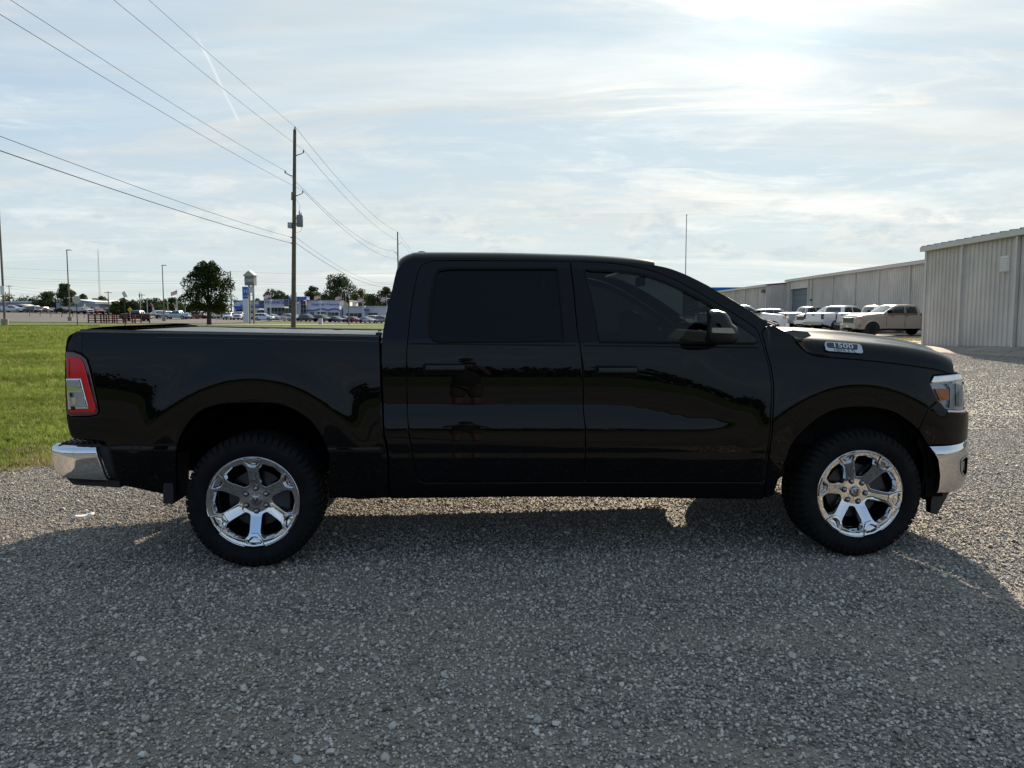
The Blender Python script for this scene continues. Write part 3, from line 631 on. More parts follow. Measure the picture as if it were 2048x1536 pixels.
for sgn in (0, 1):
    yy = (lambda d: d) if sgn == 0 else (lambda d: PW - d)
    mb = MB()
    mb.add([(x, yy(d), z) for x, zb in ((-.972, 1.416 - .02 * sgn), (.752, 1.381 - .02 * sgn)) for d, z in ((.088, zb - .026), (.088, zb - .008), (.10, zb - .001), (.125, zb - .002), (.125, zb - .03))],
           [(0, 1, 6, 5), (1, 2, 7, 6), (2, 3, 8, 7), (3, 4, 9, 8), (0, 4, 3, 2, 1), (5, 6, 7, 8, 9)])
    mb.build('tonneau_rail', trim, T)
MB().box(.72, .752, .10, .16, 1.376, 1.392).tube([(.735, .13, 1.392), (.735, .13, 1.405), (.75, .13, 1.402)], .004, 6).build('tonneau_clamp', trim, T, bevel=.003)

# -- tail lamps
for sgn in (0, 1):
    mir = None if sgn == 0 else PW
    tl = cdt_panel('tail_lamp', TAIL, Dt, redd, T, step=.02, mirror=mir, inner=.05, off=-.004)
    z4 = lambda pts: [(-1.022 + (a - 180) / 3.84 * .00283, 1.288 - (b - 245) / 3.84 * .00283) for a, b in pts]
    cdt_panel('red_lens', z4([(186, 300), (200, 282), (262, 284), (305, 300), (328, 345), (350, 440), (378, 560), (408, 680), (402, 712), (210, 712), (198, 690)]), Dt, redl, tl, step=.02, mirror=mir, inner=.006, off=-.008)
    cdt_panel('chrome_frame', z4([(184, 452), (302, 450), (322, 540), (356, 686), (196, 686)]), Dt, chrome, tl, step=.02, mirror=mir, inner=.005, off=-.0115)
    cdt_panel('reverse_lens', z4([(190, 462), (291, 460), (305, 522), (192, 524)]), Dt, white_l, tl, step=.02, mirror=mir, inner=.004, off=-.0145)
    cdt_panel('signal_lens', z4([(200, 545), (313, 544), (342, 672), (206, 672)]), Dt, white_l, tl, step=.02, mirror=mir, inner=.004, off=-.0145)
    yb = float(Dt(-.96, 1.0)) - .019
    for (bx_, bz_) in ((-.985, 1.045), (-.982, .968)):
        yq = yb if sgn == 0 else PW - yb
        MB().box(bx_ - .006, bx_ + .006, yq - .002, yq + .003, bz_ - .012, bz_ + .012).build('lens_clip', trim, tl)
    cdt_panel('lens_rib', z4([(205, 300), (209, 300), (213, 430), (209, 430)]), Dt, redd, tl, step=.02, mirror=mir, inner=.003, off=-.0105)
    cdt_panel('lens_bulb', z4([(232, 605), (258, 592), (270, 620), (258, 655), (234, 648)]), Dt, mat('bulb', (.6, .42, .22), .3), tl, step=.02, mirror=mir, inner=.003, off=-.016)

# -- cab side with door openings
bot = [(.80, .425), (1.969, .403), (3.063, .370)]
front = [(3.064, .471), (3.072, .677), (3.084, .783), (3.095, .976), (3.096, 1.083), (3.084, 1.188), (3.060, 1.293), (3.040, 1.395), (3.075, 1.425), (3.118, 1.436)]
top = [(3.06, 1.468), (2.94, 1.548), (2.775, 1.648), (2.62, 1.729), (2.51, 1.774), (2.41, 1.798), (2.27, 1.816), (2.05, 1.830), (1.84, 1.836), (1.466, 1.844), (1.0, 1.844), (.93, 1.838), (.885, 1.818), (.862, 1.79), (.838, 1.751), (.817, 1.649), (.795, 1.555), (.778, 1.46), (.763, 1.348), (.760, 1.20)]
rear = [(.766, 1.06), (.776, .825), (.803, .653)]
cab = bot + front + spline(top, 3) + rear
bgap = [(1.887, 1.818), (1.905, 1.629), (1.914, 1.440), (1.936, 1.276), (1.949, 1.110), (1.951, .922), (1.960, .815), (1.959, .688), (1.960, .502)]
rdoor = [(1.003, .511), (.975, .525), (.963, .553), (.943, .647), (.919, .824), (.910, .960), (.909, 1.270), (.922, 1.421), (.930, 1.525), (.953, 1.671), (.970, 1.753), (.995, 1.797), (1.059, 1.818), (1.5, 1.821)] + [(x - .003, z) for x, z in bgap]
fdoor = [(x + .003, z) for x, z in bgap[::-1]]
fd_top = [(1.895, 1.818), (2.143, 1.808), (2.339, 1.775), (2.485, 1.727), (2.672, 1.628), (2.915, 1.478), (3.0, 1.42)]
fd_r = [(3.018, 1.398), (3.047, 1.293), (3.071, 1.188), (3.083, 1.083), (3.082, .976), (3.071, .783), (3.060, .677), (3.050, .487)]
fdoor = [(1.964, .502)] + fdoor[1:-1] + spline(fd_top, 3) + fd_r
def shrink(poly, e):
    p = np.array(poly, float); A = .5 * np.sum(p[:, 0] * np.roll(p[:, 1], -1) - np.roll(p[:, 0], -1) * p[:, 1])
    tv = np.roll(p, -1, 0) - np.roll(p, 1, 0); tv /= np.linalg.norm(tv, axis=1)[:, None]; nv = np.stack([-tv[:, 1], tv[:, 0]], 1) * (1 if A > 0 else -1)
    return [tuple(q) for q in p + nv * e]
RW = rounded([(1.062, 1.777), (1.811, 1.779), (1.835, 1.345), (1.044, 1.341), (1.036, 1.45)], [.06, .015, .01, .07, .05])
RW = [(1.048, 1.596), (1.070, 1.732), (1.091, 1.767), (1.164, 1.777), (1.811, 1.779), (1.835, 1.345), (1.098, 1.341), (1.062, 1.352), (1.044, 1.380), (1.038, 1.439)]
FW = [(1.969, 1.772)] + spline([(1.969, 1.770), (2.133, 1.764), (2.292, 1.750), (2.454, 1.702), (2.584, 1.640), (2.737, 1.556), (2.86, 1.468), (3.0, 1.362)], 3)[1:] + [(3.008, 1.335), (2.99, 1.326), (2.048, 1.339), (2.019, 1.524)]
opening = [shrink(rdoor, -.001), shrink(fdoor, -.001)]
both('cab_side', cab, paint, holes=[shrink(rdoor, -.005), shrink(fdoor, -.005)], rows=ROWS, step=.03, inner=.05)
for y_ in (.07, PW - .075): MB().box(.80, 3.06, y_, y_ + .005, .40, 1.32).build('door_jamb', dark, T)
def door(name, outl, win, glassm, hnd, far):
    mir = PW if far else None; yy = (lambda d: PW - d) if far else (lambda d: d)
    d_ = cdt_panel(name, outl, Dt, paint, T, [win], step=.020, rows=ROWS, inner=.035, mirror=mir)
    # glass, slightly recessed, and black surround
    cdt_panel('window_glass', shrink(win, .004), Dt, glassm, d_, step=.05, inner=0, mirror=mir, off=.008, ring=0, tilt=0)
    cdt_panel('window_seal', shrink(win, -.010), Dt, mat('seal_rubber', (.005, .005, .005), .6, 0, 0, .15), d_, [shrink(win, .009)], step=.03, inner=.012, mirror=mir, off=-.003, ring=0)
    # belt moulding
    zb = lambda x: 1.358 - .0140 * x
    x0, x1 = min(p[0] for p in outl if 1.2 < p[1] < 1.4) + .012, max(p[0] for p in outl if 1.2 < p[1] < 1.4) - .03
    cdt_panel('belt_moulding', [(x0, zb(x0) - .020), (x1, zb(x1) - .020), (x1, zb(x1) - .012), (x0, zb(x0) - .012)], Dt, mat('seal_rubber'), d_, step=.05, inner=.006, mirror=mir, off=-.003)
    # handle: dark cup plate, bar on two stalks
    (hx0, hz0), (hx1, hz1) = hnd
    cup = rounded([(hx0, hz0), (hx1, hz0 - .004), (hx1, hz1 - .004), (hx0, hz1)], .02)
    hb = cdt_panel('door_handle', cup, Dt, mat('handle_cup', (.003, .003, .003), .5, 0, 0, .1), d_, step=.03, inner=.004, mirror=mir, off=-.002)
    zc = (hz0 + hz1) / 2 + .004; bar = []
    for x in np.linspace(hx0 + .02, hx1 - .012, 14):
        t = (x - hx0) / (hx1 - hx0); dd = float(Dt(x, zc)) - .010 - .022 * math.sin(math.pi * min(1, max(0, t))) ** .35; h = .020
        bar.append([(x, yy(dd + .010 * math.sin(a) ), zc - .002 + h * math.cos(a)) for a in np.linspace(0, -2 * math.pi, 10)])
    grid('handle_bar', np.array(bar), mat('handle_gloss', (.003, .003, .004), .15, 0, .55, .1), hb, flip=far)
    return d_
for far in (False, True):
    mir = PW if far else None; yy = (lambda d: PW - d) if far else (lambda d: d)
    rd = door('rear_door', rdoor, RW, gl_dark, ((1.000, 1.214), (1.258, 1.146)), far)
    fd = door('front_door', fdoor, FW, gl_front, ((2.018, 1.197), (2.279, 1.126)), far)
    pil = mat('pillar_film', (.008, .007, .008), .4, 0, .03, .12)
    cdt_panel('pillar_trim', [(1.814, 1.78), (1.880, 1.782), (1.899, 1.629), (1.908, 1.44), (1.917, 1.335), (1.838, 1.342)], Dt, pil, rd, step=.04, inner=.006, mirror=mir, off=-.004)
    cdt_panel('pillar_trim', [(1.896, 1.782), (1.962, 1.776), (2.012, 1.524), (2.040, 1.342), (1.926, 1.335), (1.917, 1.44), (1.908, 1.629)], Dt, pil, fd, step=.04, inner=.006, mirror=mir, off=-.004)
    # sail panel that carries the mirror, and mirror
    cdt_panel('mirror_base', [(2.70, 1.332), (2.69, 1.36), (2.735, 1.40), (2.81, 1.44), (2.90, 1.43), (3.004, 1.355), (3.004, 1.337), (2.99, 1.329)], Dt, trim, fd, step=.03, inner=.02, mirror=mir, off=-.006)
    mo = [(2.620, 1.513), (2.635, 1.525), (2.686, 1.527), (2.737, 1.515), (2.766, 1.486), (2.788, 1.450), (2.822, 1.428), (2.833, 1.392), (2.829, 1.352), (2.803, 1.333), (2.752, 1.326), (2.670, 1.326), (2.622, 1.340), (2.611, 1.403)]
    mp = dense(mo, .02); c0 = np.array([2.665, 1.42]); rings = []
    for d, s, sh in ((.035, .40, .04), (.02, .62, .03), (-.02, .90, .015), (-.07, 1.0, .0), (-.15, 1.0, 0), (-.21, .97, -.004), (-.245, .88, -.008), (-.262, .70, -.012), (-.268, .3, -.015)):
        rings.append([(c0[0] + (p[0] - c0[0]) * s * (1.0 if p[0] < c0[0] else (.75 + .25 * min(1, (d + .27) / .2)) if d < -.07 else 1) + sh, yy(d), c0[1] + (p[1] - c0[1]) * s) if p[0] >= 2.66 else (c0[0] + (p[0] - c0[0]) * s + sh + min(.055, max(0, .26 * (d + .25))) * (2.66 - p[0]) / .05, yy(d), c0[1] + (p[1] - c0[1]) * s) for p in list(mp) + [mp[0]]])
    mh = grid('mirror_housing', np.array(rings), mat('mirror_plastic', (.009, .009, .010), .42, 0, 0, .3, bump=.08, bscale=500), fd, flip=far)
    MB().add([(2.622, yy(-.225), 1.352), (2.629, yy(-.225), 1.498), (2.684, yy(-.07), 1.498), (2.677, yy(-.07), 1.352), (2.640, yy(-.225), 1.352), (2.646, yy(-.225), 1.498), (2.70, yy(-.07), 1.498), (2.695, yy(-.07), 1.352)], [(0, 1, 2, 3), (4, 5, 6, 7), (0, 1, 5, 4), (2, 3, 7, 6)]).build('mirror_glass', chrome, mh)
    lm = rounded([(2.622, 1.427), (2.735, 1.426), (2.752, 1.402), (2.748, 1.395), (2.622, 1.399)], .006)
    V = []; n = len(lm)
    mb = MB().prism([(x, z) for x, z in lm], yy(-.2785), yy(-.20)); mb.build('mirror_lamp', mat('lamp_lens', (.34, .31, .27), .12, .2, .5), mh)

# -- roof, windscreen, cab back
topc = spline(top, 3)
roofp = [p for p in topc if p[0] < 2.42 and p[1] > 1.745]; windp = [p for p in topc if p[0] >= 2.38]; backp = [p for p in topc if p[1] <= 1.765 and p[0] < 1.0]
edge = lambda s, p: 1 - abs(2 * s - 1) ** p
cross('roof', roofp, paint, T, lambda s, t: (.034 * edge(s, 24) + .022 * edge(s, 2)) * (1 - .8 * float(sstep(.86, 1, t))), ns=61, nrm=(0, 1))
wind = windp[::-1]
wind = [(3.17, 1.40)] + [p for p in windp]
wo = cross('windscreen', [p for p in windp], gl_wind, T, lambda s, t: .005 * edge(s, 12) + .022 * edge(s, 2) * min(1, .25 + 1.2 * (1 - t)), ns=31, nrm=(1, 1), s0=.055, s1=.945)
for s0, s1 in ((0, .06), (.94, 1)):
    cross('pillar_cover', [p for p in windp], paint, T, lambda s, t: .005 * edge(s, 12) + .022 * edge(s, 2) * min(1, .25 + 1.2 * (1 - t)) + .002, ns=5, nrm=(1, 1), s0=s0, s1=s1)
cb = cross('cab_back', backp, paint, T, lambda s, t: .010 * edge(s, 8), ns=25, nrm=(-1, 0))
cross('rear_window', [(x - .006, z) for x, z in backp if 1.42 < z < 1.72], gl_dark, T, lambda s, t: .012 * edge(s, 8), ns=17, nrm=(-1, 0), s0=.14, s1=.86)
# roof fin
G = []
for t in np.linspace(0, 1, 9):
    h = .036 * (math.sin(math.pi * min(1, t * 1.0 + .02)) ** .6) * (1.05 - .3 * t); w = .05 * math.sin(math.pi * min(.98, t + .08)) ** .5; x = .885 + .125 * t
    G.append([(x, .98 + w * math.cos(a), 1.905 + h * math.sin(a) * 1.2) for a in np.linspace(math.pi, 0, 9)])
grid('roof_fin', np.array(G), gloss, T, flip=True)

# -- front fender
arch_f = [(3.12, .390), (3.156, .551), (3.183, .631), (3.210, .710), (3.259, .779), (3.356, .867), (3.457, .921), (3.555, .941), (3.658, .943), (3.758, .934), (3.862, .903), (3.967, .834)]
HL = [(4.083, 1.085), (4.106, 1.124), (4.283, 1.134), (4.333, 1.117), (4.395, 1.007), (4.383, .892), (4.200, .908), (4.153, .958), (4.106, 1.029)]
seam = [(3.238, 1.367), (3.270, 1.317), (3.322, 1.268), (3.394, 1.247), (3.576, 1.232), (3.781, 1.212), (3.989, 1.186), (4.144, 1.161), (4.226, 1.136), (4.281, 1.137)]
fend = [(3.072, .385)] + spline(arch_f, 3) + [(4.003, .80), (4.053, .924), (4.128, .976), (4.100, 1.027), (4.077, 1.086), (4.103, 1.130), (4.283, 1.139)] + [(x, z - .004) for x, z in spline(seam, 2)[::-1]][1:-1] + [(3.235, 1.372), (3.17, 1.407), (3.125, 1.432), (3.080, 1.420), (3.047, 1.394), (3.067, 1.293), (3.091, 1.188), (3.103, 1.083), (3.102, .976), (3.091, .783), (3.079, .677), (3.071, .471)]
both('front_fender', fend, paint, step=.022, rows=[.665, .68])
fascia = [(4.010, .797), (4.060, .921), (4.133, .971), (4.157, .953), (4.203, .902), (4.383, .887), (4.44, .88), (4.455, .80), (4.445, .712), (4.374, .702), (4.088, .704), (4.076, .706), (4.036, .757)]
both('front_fascia', fascia, paint, step=.025)
# headlamp: chrome bowl behind a clear cover, amber marker, brow strip
for far in (False, True):
    mir = PW if far else None
    hl = cdt_panel('headlamp', HL, Dt, mat('lamp_bowl', (.60, .62, .66), .25, .5), T, step=.02, inner=.05, mirror=mir, off=.028)
    cdt_panel('lamp_cover', shrink(HL, .002), Dt, gl_clear, hl, step=.03, inner=0, ring=0, mirror=mir, off=-.002)
    cdt_panel('lamp_brow', [(4.086, 1.088), (4.106, 1.122), (4.283, 1.132), (4.333, 1.115), (4.345, 1.093), (4.10, 1.080)], Dt, chrome, hl, step=.02, inner=.012, mirror=mir, off=-.006)
    cdt_panel('amber_marker', rounded([(4.123, 1.043), (4.224, 1.038), (4.226, .974), (4.158, .970)], .008), Dt, amber, hl, step=.02, inner=.012, mirror=mir, off=.012)
    cdt_panel('lamp_bezel', [(4.205, 1.072), (4.262, 1.072), (4.268, .93), (4.225, .925), (4.232, .966), (4.234, 1.045)], Dt, mat('bezel_grey', (.50, .53, .58), .3, .3), hl, step=.02, inner=.02, mirror=mir, off=.010)
    cdt_panel('lamp_bezel', [(4.290, 1.070), (4.345, 1.066), (4.352, .92), (4.290, .93)], Dt, chromed, hl, step=.02, inner=.02, mirror=mir, off=.014)
    cdt_panel('lamp_trim', [(4.200, .902), (4.383, .886), (4.385, .897), (4.203, .913)], Dt, chrome, hl, step=.02, inner=.01, mirror=mir, off=-.005)
# chrome bumper corner and bar
def Db(x, z):
    t = np.clip((np.asarray(z) - .545) / .165, -1.0, 1.1); return Dt(x, z * 0 + .75) * 1.0 - base_d(np.asarray(x, float), z * 0 + .75) - .012 + .040 * np.abs(t) ** 5 - .006 * t
BUMP = [(4.088, .695), (4.137, .615), (4.158, .513), (4.158, .400), (4.300, .392), (4.400, .400), (4.47, .46), (4.50, .576), (4.50, .668), (4.44, .694), (4.374, .697)]
FOG = rounded([(4.325, .590), (4.385, .610), (4.452, .590), (4.456, .480), (4.392, .478), (4.340, .52)], .02)
for far in (False, True):
    mir = PW if far else None
    bc = cdt_panel('bumper_corner', BUMP, Db, chrome, T, [FOG], step=.018, inner=.03, mirror=mir)
    cdt_panel('fog_recess', shrink(FOG, -.004), Db, trim, bc, step=.03, inner=.0, mirror=mir, off=.032)
    cdt_panel('fog_surround', shrink(FOG, -.006), Db, chromed, bc, [shrink(FOG, .006)], step=.03, inner=.01, mirror=mir, off=-.003)
    cdt_panel('fog_lamp', rounded([(4.37, .575), (4.43, .570), (4.43, .505), (4.375, .51)], .02), Db, white_l, bc, step=.03, inner=.01, mirror=mir, off=.018)
    cdt_panel('wheel_opening_trim', [(4.036, .755), (4.080, .702), (4.134, .614), (4.154, .513), (4.154, .402), (4.145, .330), (4.062, .374), (4.085, .50), (4.07, .62), (4.02, .72)], Dt, dark, T, step=.03, inner=.05, mirror=mir, off=.03)
    cdt_panel('valance', [(4.157, .399), (4.300, .390), (4.255, .33), (4.215, .275), (4.195, .250), (4.148, .260), (4.147, .33)], Db, trim, T, step=.03, inner=.05, mirror=mir, off=.02)
ds = np.concatenate([np.linspace(.16, .5, 12), np.linspace(.5, PW - .5, 14)[1:-1], np.linspace(PW - .5, PW - .16, 12)])
def strip(name, zs, xo, m, dl=ds):
    G = np.zeros((len(zs), len(dl), 3))
    for i, (z, o_) in enumerate(zip(zs, xo)):
        for j, d in enumerate(dl):
            dd = min(d, PW - d); G[i, j] = (float(planinv(np.array([dd]))[0]) + o_, d, z)
    return grid(name, G, m, T)
strip('front_bumper', [.40, .43, .50, .56, .62, .66, .69, .696], [-.045, -.005, .012, .014, .012, .004, -.02, -.06], chrome)
strip('lower_grille', [.34, .37, .40], [-.10, -.06, -.05], trim, np.linspace(.34, PW - .34, 16))
strip('grille', [.71, .75, .90, 1.05, 1.12], [-.06, -.035, -.03, -.05, -.085], mat('grille_black', (.008, .008, .009), .35))
for z in (.80, .86, .92, .98, 1.04):
    pts = [(float(planinv(np.array([min(d, PW - d)]))[0]) - .022, d, z) for d in np.linspace(.42, PW - .42, 15)]; MB().tube(pts, .010, 6).build('grille_bar', gloss, T)

# -- hood
sz = pchip([3.1, 3.394, 3.576, 3.781, 3.989, 4.144, 4.30], [1.270, 1.247, 1.232, 1.212, 1.186, 1.161, 1.127])
cz_ = pchip([3.1, 3.322, 3.65, 3.993, 4.209, 4.319, 4.385, 4.455], [1.388, 1.365, 1.341, 1.307, 1.265, 1.224, 1.190, 1.125])
mz_ = pchip([3.1, 3.51, 3.789, 4.023, 4.258, 4.377, 4.473, 4.60], [1.418, 1.397, 1.386, 1.362, 1.322, 1.293, 1.252, 1.170])
def hood_z(x, d):
    d = min(d, PW - d); s, c, m_ = float(sz(min(x, 4.29))), float(cz_(min(x, 4.45))), float(mz_(x)); d0 = float(Dt(x, min(s, 1.26))) + .004
    c = max(c, s + .002); m_ = max(m_, c)
    f = pchip([d0, d0 + .022, d0 + .055, d0 + .10, d0 + .20, .46, .50, .56, .75, 1.03],
              [s, s + (c - s) * .48, s + (c - s) * .80, s + (c - s) * .95, c + .002, c + (m_ - c) * .45, c + (m_ - c) * .60, c + (m_ - c) * .93, m_, m_ + .008])
    return float(f(max(d, d0)))
hd = np.concatenate([np.array([0, .008, .016, .026, .04, .055, .075, .10, .13, .17, .22, .28, .34, .40, .45, .48, .505, .53, .56, .6, .68, .78, .9, 1.0])])
xf = pchip([0, .06, .12, .25, .45, .7, 1.03], [4.262, 4.285, 4.345, 4.437, 4.53, 4.575, 4.60])
G = []
for q in list(hd) + list((2.0 - hd)[::-1][1:]):
    qq = min(q, 2.0 - q); col = []
    for t in np.linspace(0, 1, 46):
        a, b = 3.255 + .09 * min(1, qq / .4) , float(xf(qq)); x = a + (b - a) * (1 - (1 - t) ** 1.35)
        d0 = float(Dt(x, min(float(sz(min(x, 4.29))), 1.26))) + .004
        d = d0 + (1.03 - d0) * qq
        z = hood_z(x, d)
        if qq < .001: z = float(sz(min(x, 4.29)))
        if x < 3.41 and qq < .12: z = max(z, float(np.interp(x, [3.238, 3.27, 3.322, 3.394], [1.367, 1.317, 1.268, 1.247])) + qq * .15)
        col.append((x, d if q <= 1 else PW - d, z))
    G.append(col)
for e_ in (0, -1):
    fl_ = [(x, y + (.012 if e_ == 0 else -.012) * (1 if x > 3.45 else 3), z - (.06 if x > 3.45 else .012)) for x, y, z in G[e_]]
    G.insert(0 if e_ == 0 else len(G), fl_)
grid('hood', np.array(G), paint, T, flip=False)
for far in (False, True):
    yy = (lambda d: PW - d) if far else (lambda d: d); sp_ = spline(seam, 3); V = []
    for x, z in sp_:
        d_ = float(Dt(x, z - .004)) - .0015; V += [(x, yy(d_), z - .0045), (x, yy(d_ + .003), z + .003)]
    mesh('hood_seam', V, [(2 * i, 2 * i + 2, 2 * i + 3, 2 * i + 1) for i in range(len(sp_) - 1)], dark, T)
# hood underside / engine bay block so no light leaks
MB().box(3.12, 4.30, .16, PW - .16, .55, 1.12).build('engine_bay', dark, T)
MB().box(3.05, 3.40, .10, PW - .10, .70, 1.30).build('firewall', dark, T)
# cowl and wipers
G = []
for t in np.linspace(0, 1, 5):
    G.append([(3.09 + .25 * t + .05 * edge(s, 2), .14 + (PW - .28) * s, 1.405 - .03 * t + .03 * edge(s, 4) - (.02 if 0 < t < 1 else 0)) for s in np.linspace(0, 1, 15)])
grid('cowl', np.array(G), trim, T, flip=True)
for far in (False, True):
    yy = (lambda d: PW - d) if far else (lambda d: d)
    MB().add([(3.215, yy(.085), 1.370), (3.215, yy(.16), 1.394), (3.27, yy(.16), 1.402), (3.36, yy(.14), 1.392), (3.375, yy(.12), 1.366), (3.30, yy(.08), 1.35)], [(0, 1, 2, 3, 4, 5)]).build('cowl_end', trim, T)
MB().tube([(3.24, .30, 1.43), (3.27, .55, 1.452), (3.22, .95, 1.475)], .008, 6).build('wiper_arm', trim, T)
MB().tube([(3.18, .22, 1.425), (3.16, .5, 1.47), (3.14, .85, 1.485)], .010, 6).build('wiper_blade', trim, T)
# hood badge
bx0 = 3.548; bzc = 1.293
def hood_d(x, z):
    dd = np.linspace(float(Dt(x, 1.24)) + .005, .3, 60); zz = [hood_z(x, d) for d in dd]; return float(np.interp(z, zz, dd))
c_ = Vector((bx0, hood_d(bx0, bzc), bzc)); tx = (Vector((bx0 + .11, hood_d(bx0 + .11, bzc - .008), bzc - .008)) - Vector((bx0 - .11, hood_d(bx0 - .11, bzc + .008), bzc + .008))).normalized()
tz = (Vector((bx0, hood_d(bx0, bzc + .032), bzc + .032)) - Vector((bx0, hood_d(bx0, bzc - .032), bzc - .032))).normalized(); nb_ = tx.cross(tz).normalized()
if nb_.y > 0: nb_ = -nb_
tz = nb_.cross(tx).normalized()
if tz.z < 0: tz = -tz
Mb = Matrix((tx, tz, tx.cross(tz))).transposed().to_4x4(); Mb.translation = c_ + nb_ * .006
bw, bh = .116, .034
def plate(name, poly, z0, z1, m, parent):
    o = MB().prism(poly, z0, z1, axis='z').build(name, m, parent); return o
badge = plate('hood_badge', rounded([(-bw, -bh * .8), (-bw * .88, -bh), (bw * .92, -bh), (bw, -bh * .75), (bw, bh * .55), (bw * .9, bh), (-bw * .9, bh), (-bw, bh * .5)], .01), -.008, .006, chromed, T); badge.matrix_local = Mb
plate('badge_inlay', rounded([(-bw * .90, -bh * .05), (-bw * .82, -bh * .34), (bw * .72, -bh * .34), (bw * .80, bh * .78), (-bw * .82, bh * .78), (-bw * .90, bh * .5)], .006), .006, .0072, gloss, badge)
text_mesh('badge_number', '1500', .043, chrome, badge, (-.005, .008, .008), (0, 0, 0), .001, sx=1.55)
text_mesh('badge_text', 'HEMI 5.7L', .026, gloss, badge, (.004, -.024, .0068), (0, 0, 0), .0008, sx=1.25)

# -- rear bumper
def Drb(x, z):
    t = np.clip((np.asarray(z) - .645) / .11, -1, 1.1); return -.005 + 2.0 * np.maximum(-.98 - x, 0) ** 2 + .030 * np.abs(t) ** 5 - .005 * t
RB = [(-1.118, .60), (-1.085, .566), (-.816, .541), (-.869, .738), (-1.118, .754), (-1.138, .735), (-1.138, .66)]
for far in (False, True):
    mir = PW if far else None
    cdt_panel('rear_bumper_corner', RB, Drb, chrome, T, step=.02, inner=.03, mirror=mir)
    cdt_panel('rear_bumper_valance', [(-1.066, .563), (-1.060, .535), (-1.032, .512), (-.763, .491), (-.768, .531), (-.812, .539)], Drb, trim, T, step=.03, inner=.05, mirror=mir, off=.02)
    cdt_panel('bumper_gap_filler', [(-.866, .740), (-.814, .541), (-.768, .529), (-.79, .64), (-.812, .735), (-.84, .757)], Drb, trim, T, step=.03, inner=.06, mirror=mir, off=.028)
    yy = (lambda d: PW - d) if far else (lambda d: d)
    mb = MB()
    for i in range(7):
        for j in range(4): mb.box(-1.085 + .033 * i, -1.065 + .033 * i, yy(.06 + .045 * j) - .012, yy(.06 + .045 * j) + .012, .752, .762)
    mb.box(-1.09, -.85, min(yy(.03), yy(.25)), max(yy(.03), yy(.25)), .735, .753)
    mb.build('bumper_step_pad', trim, T)['kind'] = 'stuff'
xb = lambda d: -1.138 - .035 * (1 - (abs(d - 1.03) / 1.0) ** 4)
G = [[(xb(d) + o_, d, z) for d in np.linspace(.10, PW - .10, 17)] for z, o_ in ((.56, .035), (.60, .008), (.66, 0), (.72, .006), (.75, .03))]
grid('rear_bumper', np.array(G), chrome, T)
MB().box(-1.10, -.80, .25, PW - .25, .70, .745).build('bumper_top', trim, T)

# -- underbody, wheel wells, flaps
MB().box(.40, 3.2, .30, PW - .30, .50, .72).box(.55, 3.1, .10, .18, .44, .56).box(.55, 3.1, PW - .18, PW - .10, .44, .56).box(-1.0, .5, .40, PW - .40, .62, 1.30).box(3.9, 4.3, .35, PW - .35, .42, .9).build('underbody', dark, T)
MB().box(-.95, 4.1, .46, .56, .50, .60).box(-.95, 4.1, PW - .56, PW - .46, .50, .60).build('frame_rails', dark, T)
for y_ in (.05, PW - .40): MB().box(4.10, 4.21, y_, y_ + .35, .37, .70).build('bumper_gap_blocker', dark, T)  # dark boxes added to block bright gravel showing between wheel opening and bumper
MB().tube([(0, .2, .40), (0, PW - .2, .40)], .045, 10).lathe([(.0, -.12), (.10, -.09), (.13, 0), (.10, .09), (0, .12)], (0, 1.03, .40), 'y', 14).build('rear_axle', dark, T)
MB().tube([(3.672, .25, .42), (3.672, PW - .25, .42)], .04, 8).build('front_axle', dark, T)
MB().tube([(2.9, .75, .50), (1.0, .75, .47), (.45, .70, .50)], .04, 8).box(.62, .70, .24, .30, .385, .45).build('exhaust', dark, T)
for far in (False, True):
    yy = (lambda d: PW - d) if far else (lambda d: d)
    for cx, cz, r in ARCH:
        G = [[(cx + (r + .012) * math.cos(a) * 1.0, yy(d), cz + (r + .012) * math.sin(a)) for d in (.02, .10, .25, .42)] for a in np.linspace(R(3), R(177), 30)]
        grid('wheel_well', np.array(G), mat('liner', (.004, .004, .004), .95, 0, 0, .1), T, flip=far)
        MB().prism([(cx + (r + .02) * math.cos(a), cz + (r + .02) * math.sin(a)) for a in np.linspace(R(4), R(176), 24)], yy(.40), yy(.42)).build('wheel_well_back', dark, T)
    fl = MB(); fl.prism([(-.512, .402), (-.500, .62), (-.47, .68), (-.433, .68), (-.443, .60), (-.452, .396)], yy(.015), yy(.26)); fl.build('mud_flap', trim, T, bevel=.006)
    MB().prism([(.46, .42), (.62, .40), (.80, .41), (.80, .50), (.46, .50)], yy(.06), yy(.10)).build('rocker_guard', dark, T)
# bed / cab gap filler
for y_ in (.06, PW - .12): MB().box(.735, .80, y_, y_ + .06, .45, 1.33).build('cab_gap_seal', dark, T)

# -- interior
seatm = mat('seat_cloth', (.018, .018, .020), .8)
MB().box(.86, 3.1, .16, PW - .16, .60, .66).build('cabin_floor', dark, T)
for x0, y0, w in ((2.05, .28, .58), (2.05, PW - .86, .58), (1.05, .28, .72), (1.05, PW - 1.0, .72)):
    MB().box(x0 - .10, x0 + .45, y0, y0 + w, .82, .98).build('seat_cushion', seatm, T, bevel=.04)
    MB().prism([(x0 - .22, .90), (x0 - .06, .90), (x0 - .16, 1.50), (x0 - .28, 1.50)], y0 + .03, y0 + w - .03).build('seat_backrest', seatm, T, bevel=.03)
    MB().prism([(x0 - .27, 1.53), (x0 - .17, 1.53), (x0 - .18, 1.71), (x0 - .26, 1.71)], y0 + w / 2 - .13, y0 + w / 2 + .13).build('headrest', seatm, T, bevel=.03)
MB().prism([(2.78, .95), (3.15, .95), (3.12, 1.36), (2.95, 1.38), (2.80, 1.30)], .16, PW - .16).build('dashboard', seatm, T, bevel=.03)
